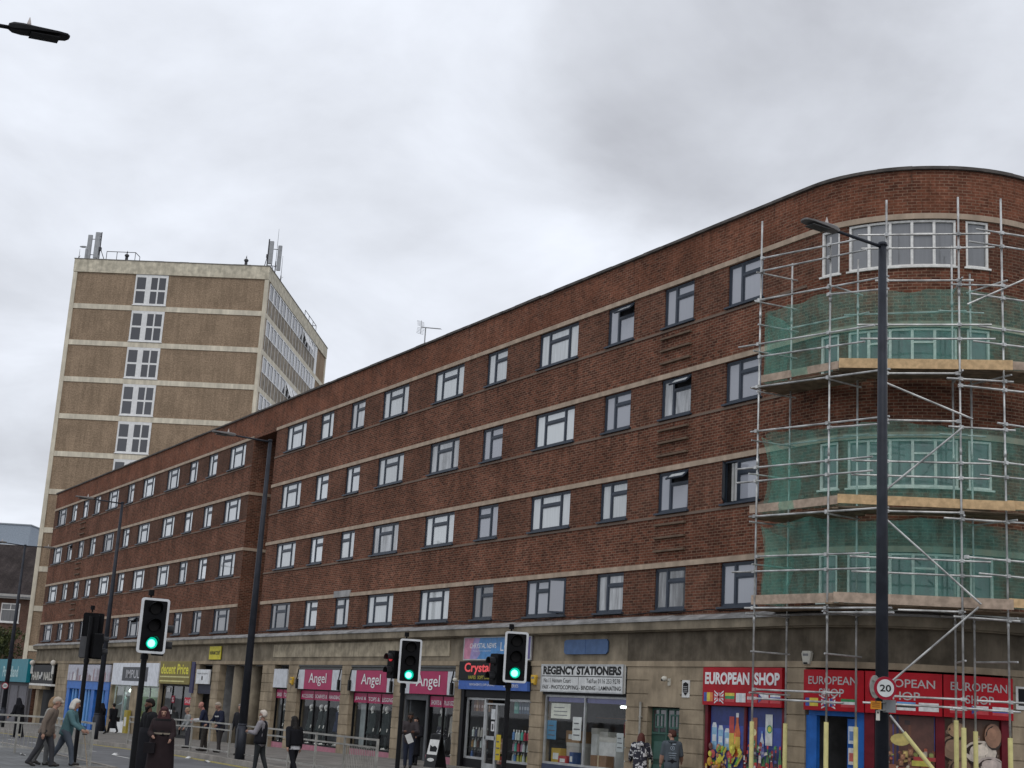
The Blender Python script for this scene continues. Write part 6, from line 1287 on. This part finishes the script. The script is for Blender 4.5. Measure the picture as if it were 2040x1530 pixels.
# side face: strips of narrow windows over grey panels
PNL = mat('grey_brown_panel', (.27,.225,.17), .7, 0, .3, 2, .2, .3)
rt = random.Random(4); n_s = 16; y0_, y1_ = .95, 22.0; stp = (y1_-y0_)/n_s
for i, z in enumerate(FB[:5]):
    tw(lambda b: b.box(TWd+.005,TWd+.04,y0_,y1_,z+.0,z+1.35), 'spandrel_panel', PNL)
    tw(lambda b: b.box(TWd+.0,TWd+.05,y1_+.02,y1_+1.1,z,z+2.75), 'white_panel', WHITE)
    tw(lambda b: b.box(TWd+.0,TWd+.05,y0_-.05,y1_,z+2.72,z+2.78), 'head_rail', WHITE)
    for k_ in range(n_s):
        a = y0_+k_*stp; f = M(); w = .42 if k_ % 2 else .2
        f.box(TWd,TWd+.07,a,a+w,z+1.36,z+2.72); f.box(TWd,TWd+.07,a+w,a+stp,z+1.36,z+1.44); f.box(TWd,TWd+.07,a+w,a+stp,z+2.64,z+2.72); f.box(TWd,TWd+.06,a,a+.05,z+.02,z+1.34)
        opn = (i == 0 and k_ in (11,12,13)) or (i == 2 and k_ in (7,8,9,10,11))
        if opn:
            e_ = .38; f.hexa([(TWd+.05,a+w,z+2.6),(TWd+.05,a+stp,z+2.6),(TWd+.08,a+stp,z+2.6),(TWd+.08,a+w,z+2.6),(TWd+.05+e_,a+w,z+1.55),(TWd+.05+e_,a+stp,z+1.55),(TWd+.08+e_,a+stp,z+1.5),(TWd+.08+e_,a+w,z+1.5)][4:]+[(TWd+.05,a+w,z+2.6),(TWd+.05,a+stp,z+2.6),(TWd+.08,a+stp,z+2.6),(TWd+.08,a+w,z+2.6)])
        f.v = [(x, y, q-tz) for x, y, q in f.v]; o = f.build('window', WHITE if i < 3 else WHITE, TW_)
        g = M(); g.box(TWd+.02,TWd+.03,a+w,a+stp,z+1.44-tz,z+2.64-tz); g.build('pane', P_TOWER, o)
# things on its roof
def on_tower(x, y, z=37.12):
    return (-121.18+x*math.cos(TA)-y*math.sin(TA), .53+x*math.sin(TA)+y*math.cos(TA), z)
MASTG = plain((.34,.35,.36), .5, 'antenna_grey'); MASTD = plain((.06,.06,.065), .5, 'dark_steel')
def antenna(label, x, y, panels, h):
    t = thing('phone_mast', label, 'mast', on_tower(x, y), TA, 'phone antennas on the tower roof')
    b = M(); b.tube((0,0,0),(0,0,h),.055,None,8); b.tube((.5,.1,0),(.02,0,h*.45),.035,None,6); b.tube((-.4,.5,0),(0,.02,h*.5),.035,None,6); b.build('mast_pole', MASTD, t)
    for dx, dy, z0, z1, w in panels:
        b = M(); b.prism([(dx+px_, dy+py_, z0) for px_, py_ in rrect(w, .22, .07)], (0,0,z1-z0)); b.build('antenna_panel', MASTG, t)
        b = M(); b.tube((0,0,z0+.35),(dx,dy,z0+.35),.03,None,6); b.tube((0,0,z1-.35),(dx,dy,z1-.35),.03,None,6); b.build('bracket', MASTD, t)
    b = M(); b.box(-.12,.12,-.12,.12,h*.35,h*.35+.3); b.build('junction_box', MASTD, t)
    return t
antenna('cluster of two grey phone antennas on the left end of the tower roof', 1.75, .4, [(-.95,.0,.15,2.25,.38),(-.28,-.05,.2,2.5,.42)], 2.55)
antenna('cluster of two grey phone antennas on the right corner of the tower roof', 16.3, .6, [(.28,-.15,.35,2.35,.36),(.95,.2,-.1,2.1,.34)], 2.6)
t = thing('satellite_dish', 'small white dish and pole beside the left antennas on the tower roof', 'dish', on_tower(.35,.3), TA); b = M(); b.tube((.3,0,0),(.3,0,1.0),.12,None,8); b.build('pole', MASTG, t); b = M(); b.ell((-.02,0,1.15), (.34,.14,.08), 12, 6); b.build('dish', MASTG, t)
def whip(label, x, y, h):
    t = thing('whip_aerial', label, 'aerial', on_tower(x, y), 0, 'whip aerials on the tower roof'); b = M(); b.tube((0,0,0),(0,0,h),.03,.012,6); b.build('rod', MASTD, t); b = M(); b.tube((0,0,0),(0,0,h*.3),.05,None,6); b.tube((-.5,0,h*.2),(.5,0,h*.2),.015,None,5); b.build('mount', MASTD, t)
whip('tall thin whip aerial on the tower roof right of the antennas', 16.55, 2.6, 4.2); whip('short whip aerial with a crossbar farther back along the tower roof', 16.5, 5.2, 2.6); whip('tiny rod on the left corner of the tower roof', .1, .2, .9)
def rooftop_rail(label, pts):
    t = thing('roof_railing', label, 'railing', on_tower(0,0), TA, 'railings on the tower roof'); b = M()
    for a, c in zip(pts, pts[1:]): b.tube((*a,.85),(*c,.85),.03,None,6)
    b.build('rail', MASTD, t)
    for p in pts: b = M(); b.tube((*p,0),(*p,.85),.03,None,6); b.build('rail_post', MASTD, t)
rooftop_rail('thin railing on the left part of the tower roof', [(2.4,.4),(3.3,.4),(4.9,.4),(4.9,1.6)]); rooftop_rail('thin railing at the far right end of the tower roof', [(16.5,16.5),(16.5,18.5),(16.5,20.5),(16.5,22.2),(15.0,22.2)])
for i, (x, lab) in enumerate(((4.0,'small dark vent cowl by the left roof railing of the tower'),(14.4,'small dark vent cowl near the right end of the tower roof'))):
    t = thing('vent_cowl', lab, 'vent', on_tower(x,.9)); b = M(); b.tube((0,0,0),(0,0,.55),.13,None,8); b.build('stack', MASTD, t); b = M(); b.ell((0,0,.7), (.2,.2,.16), 10, 6); b.tube((0,0,.9),(0,0,1.15),.06,.01,8); b.build('cap', MASTD, t)
for i, (x, w) in enumerate(((7.0,.8),(9.2,.7),(14.2,1.4))):
    t = thing('roof_hatch', ['low dark hatch left of centre on the tower roof edge','low dark hatch in the middle of the tower roof edge','low dark slab under the right vent cowl on the tower roof'][i], 'hatch', on_tower(x,.8), TA); b = M(); b.box(-w/2,w/2,-.3,.3,0,.14); b.build('curb', MASTD, t); b = M(); b.box(-w/2-.05,w/2+.05,-.35,.35,.143,.2); b.build('lid', MASTD, t)
# television aerial on the brick block
t = thing('television_aerial', 'small television aerial standing on the roof edge of the brick block', 'aerial', (-54.0,1.0,15.5), 0, None)
b = M(); b.tube((0,0,0),(0,0,1.95),.028,None,8); b.build('mast_pole', MASTG, t)
b = M(); d_ = Vector((.50,.2,-.10)); c_ = Vector((0,0,1.95)); b.tube(c_-d_*.5, c_+d_*1.6, .022, None, 6)
for k_ in range(9): q = c_+d_*(-.1+.2*k_); b.tube(q+Vector((-.03,.12,0)), q-Vector((-.03,.12,0)), .007, None, 4)
b.build('boom', MASTG, t)
b = M()
for s in (1,-1):
    for k_ in range(5): q = c_-d_*.5+Vector((-.02*k_,0,s*(.05+.055*k_))); b.tube(q+Vector((-.06,.2,0)), q-Vector((-.06,.2,0)), .008, None, 4)
b.tube(c_-d_*.5+Vector((0,0,.3)), c_-d_*.5-Vector((0,0,.3)), .012, None, 5); b.build('reflector', MASTG, t)
# ================================================================== far left background
HA = math.atan2(.859, .509)
Hs = thing('brick_house', 'old red brick building with a dark tiled roof left of the tower', 'house', (-156.0,6.0,zg(-135)), HA); hz = zg(-135)
def hh(fn, name, m, par=None): b = M(); fn(b); b.v = [(x, y, z-hz) for x, y, z in b.v]; return b.build(name, m, par or Hs)
hh(lambda b: (b.face([(-14,0,hz),(12,0,hz),(12,0,10),(-14,0,10)], 0, None, [(0,hz),(26,hz),(26,10),(0,10)]), b.box(-14,12,.02,12,hz,9.9)), 'wall', HBRICK)
hh(lambda b: b.face([(-14.5,-.7,10.45),(12.5,-.7,10.45),(12.5,7,16.2),(-14.5,7,16.2)], 0, None, [(0,0),(27,0),(27,9),(0,9)]), 'roof', TILE)
hh(lambda b: (b.box(-14.4,12.4,-.55,0,10.0,10.2), b.box(-14.4,12.4,-.75,-.55,10.22,10.44)), 'eaves', plain((.42,.41,.39), .7))
def hw(b): b.box(-.95,1.0,-.06,0,7.6,7.72); b.box(-.95,1.0,-.06,0,9.42,9.54); b.box(-.95,-.85,-.06,0,7.72,9.42); b.box(.9,1.0,-.06,0,7.72,9.42); b.box(-.85,.9,-.06,0,8.84,8.92); b.box(-.03,.07,-.06,0,8.92,9.42); b.box(-1.1,1.1,-.16,0,7.5,7.6)
o = hh(hw, 'window', WHITE); hh(lambda b: b.box(-.85,.9,-.02,-.01,7.72,9.42), 'pane', P_DARK, o)
Fb = thing('office_block', 'pale grey office block far away above the tiled roof', 'building', (-331.5,40.,zg(-135)), HA)
def fb(fn, name, m, par=None): b = M(); fn(b); b.v = [(x, y, z-hz) for x, y, z in b.v]; return b.build(name, m, par or Fb)
FG = plain((.30,.345,.40), .6, 'blue_grey_cladding')
fb(lambda b: b.box(-22,3.6,0,18,hz,35.75), 'wall', FG); fb(lambda b: b.box(-22.2,3.8,-.2,18.2,35.75,36.0), 'coping', plain((.3,.33,.36)))
fb(lambda b: (b.box(-22,2.4,-.6,0,31.0,31.35), b.box(-22,1.6,-1.2,0,28.6,28.9)), 'balcony_slab', plain((.58,.6,.62)))
for i in range(9):
    o = fb(lambda b: (b.box(-6+i*1.0-.05,-6+i*1.0+.75,-.08,0,29.7,29.8), b.box(-6+i*1.0-.05,-6+i*1.0+.75,-.08,0,30.8,30.9)), 'window', WHITE); fb(lambda b: b.box(-6+i*1.0,-6+i*1.0+.7,-.05,0,29.8,30.8), 'pane', P_DARK, o)
# tree between the teal shop and the brick house
LEAF = mat('leaf_green', (.060,.085,.022), .6, 0, .5, 1.6, .3)
def leafmat():
    m, t, b = newmat('foliage'); g = t.nodes.new('ShaderNodeTexCoord'); f = noise(t, g.outputs['Object'], 1.4, 4, .6)
    t.links.new(mixc(t, mapr(t, f, .35, .65), (.022,.034,.010), (.105,.125,.028)), b.inputs['Base Color']); b.inputs['Roughness'].default_value = .6; return m
LF = leafmat()
def tree(label, x, y, zt, rw_, n, seed, zc=None):
    rr = random.Random(seed); z = zg(x); t = thing('tree', label, 'tree', (x,y,z), 0, 'trees beyond the teal shop'); h = zt-z
    b = M(); b.tube((0,0,0),(0,0,h*.5),.22,.14,10)
    for k_ in range(7): a = rr.uniform(0,6.28); b.tube((0,0,h*(.35+.03*k_)),(math.cos(a)*rw_*.6,math.sin(a)*rw_*.6,h*rr.uniform(.6,.85)),.08,.02,6)
    b.build('trunk', plain((.06,.045,.035), .9), t)
    b = M(); cl = [(rr.gauss(0,rw_*.42), rr.gauss(0,rw_*.42), h*rr.uniform(.45,.93), rr.uniform(.5,1.0)) for _ in range(26)]
    for _ in range(n):
        cx_, cy_, cz_, cr = rr.choice(cl); v = Vector((rr.gauss(0,1),rr.gauss(0,1),rr.gauss(0,.8))).normalized()*cr*rr.uniform(.5,1.0); c = Vector((cx_,cy_,cz_))+v
        u = Vector((rr.gauss(0,1),rr.gauss(0,1),rr.gauss(0,1))).normalized(); w = u.orthogonal().normalized(); s_ = rr.uniform(.07,.14); b.face([c-u*s_, c+w*s_*.55, c+u*s_, c-w*s_*.55])
    b.build('crown', LF, t)
tree('bushy green tree behind the teal fascia at the left edge', -134.3, 1.6, 6.5, 2.2, 5200, 3); tree('darker leafy tree nearer the tower base behind the teal fascia', -131.5, 6.2, 4.6, 1.6, 3000, 5)
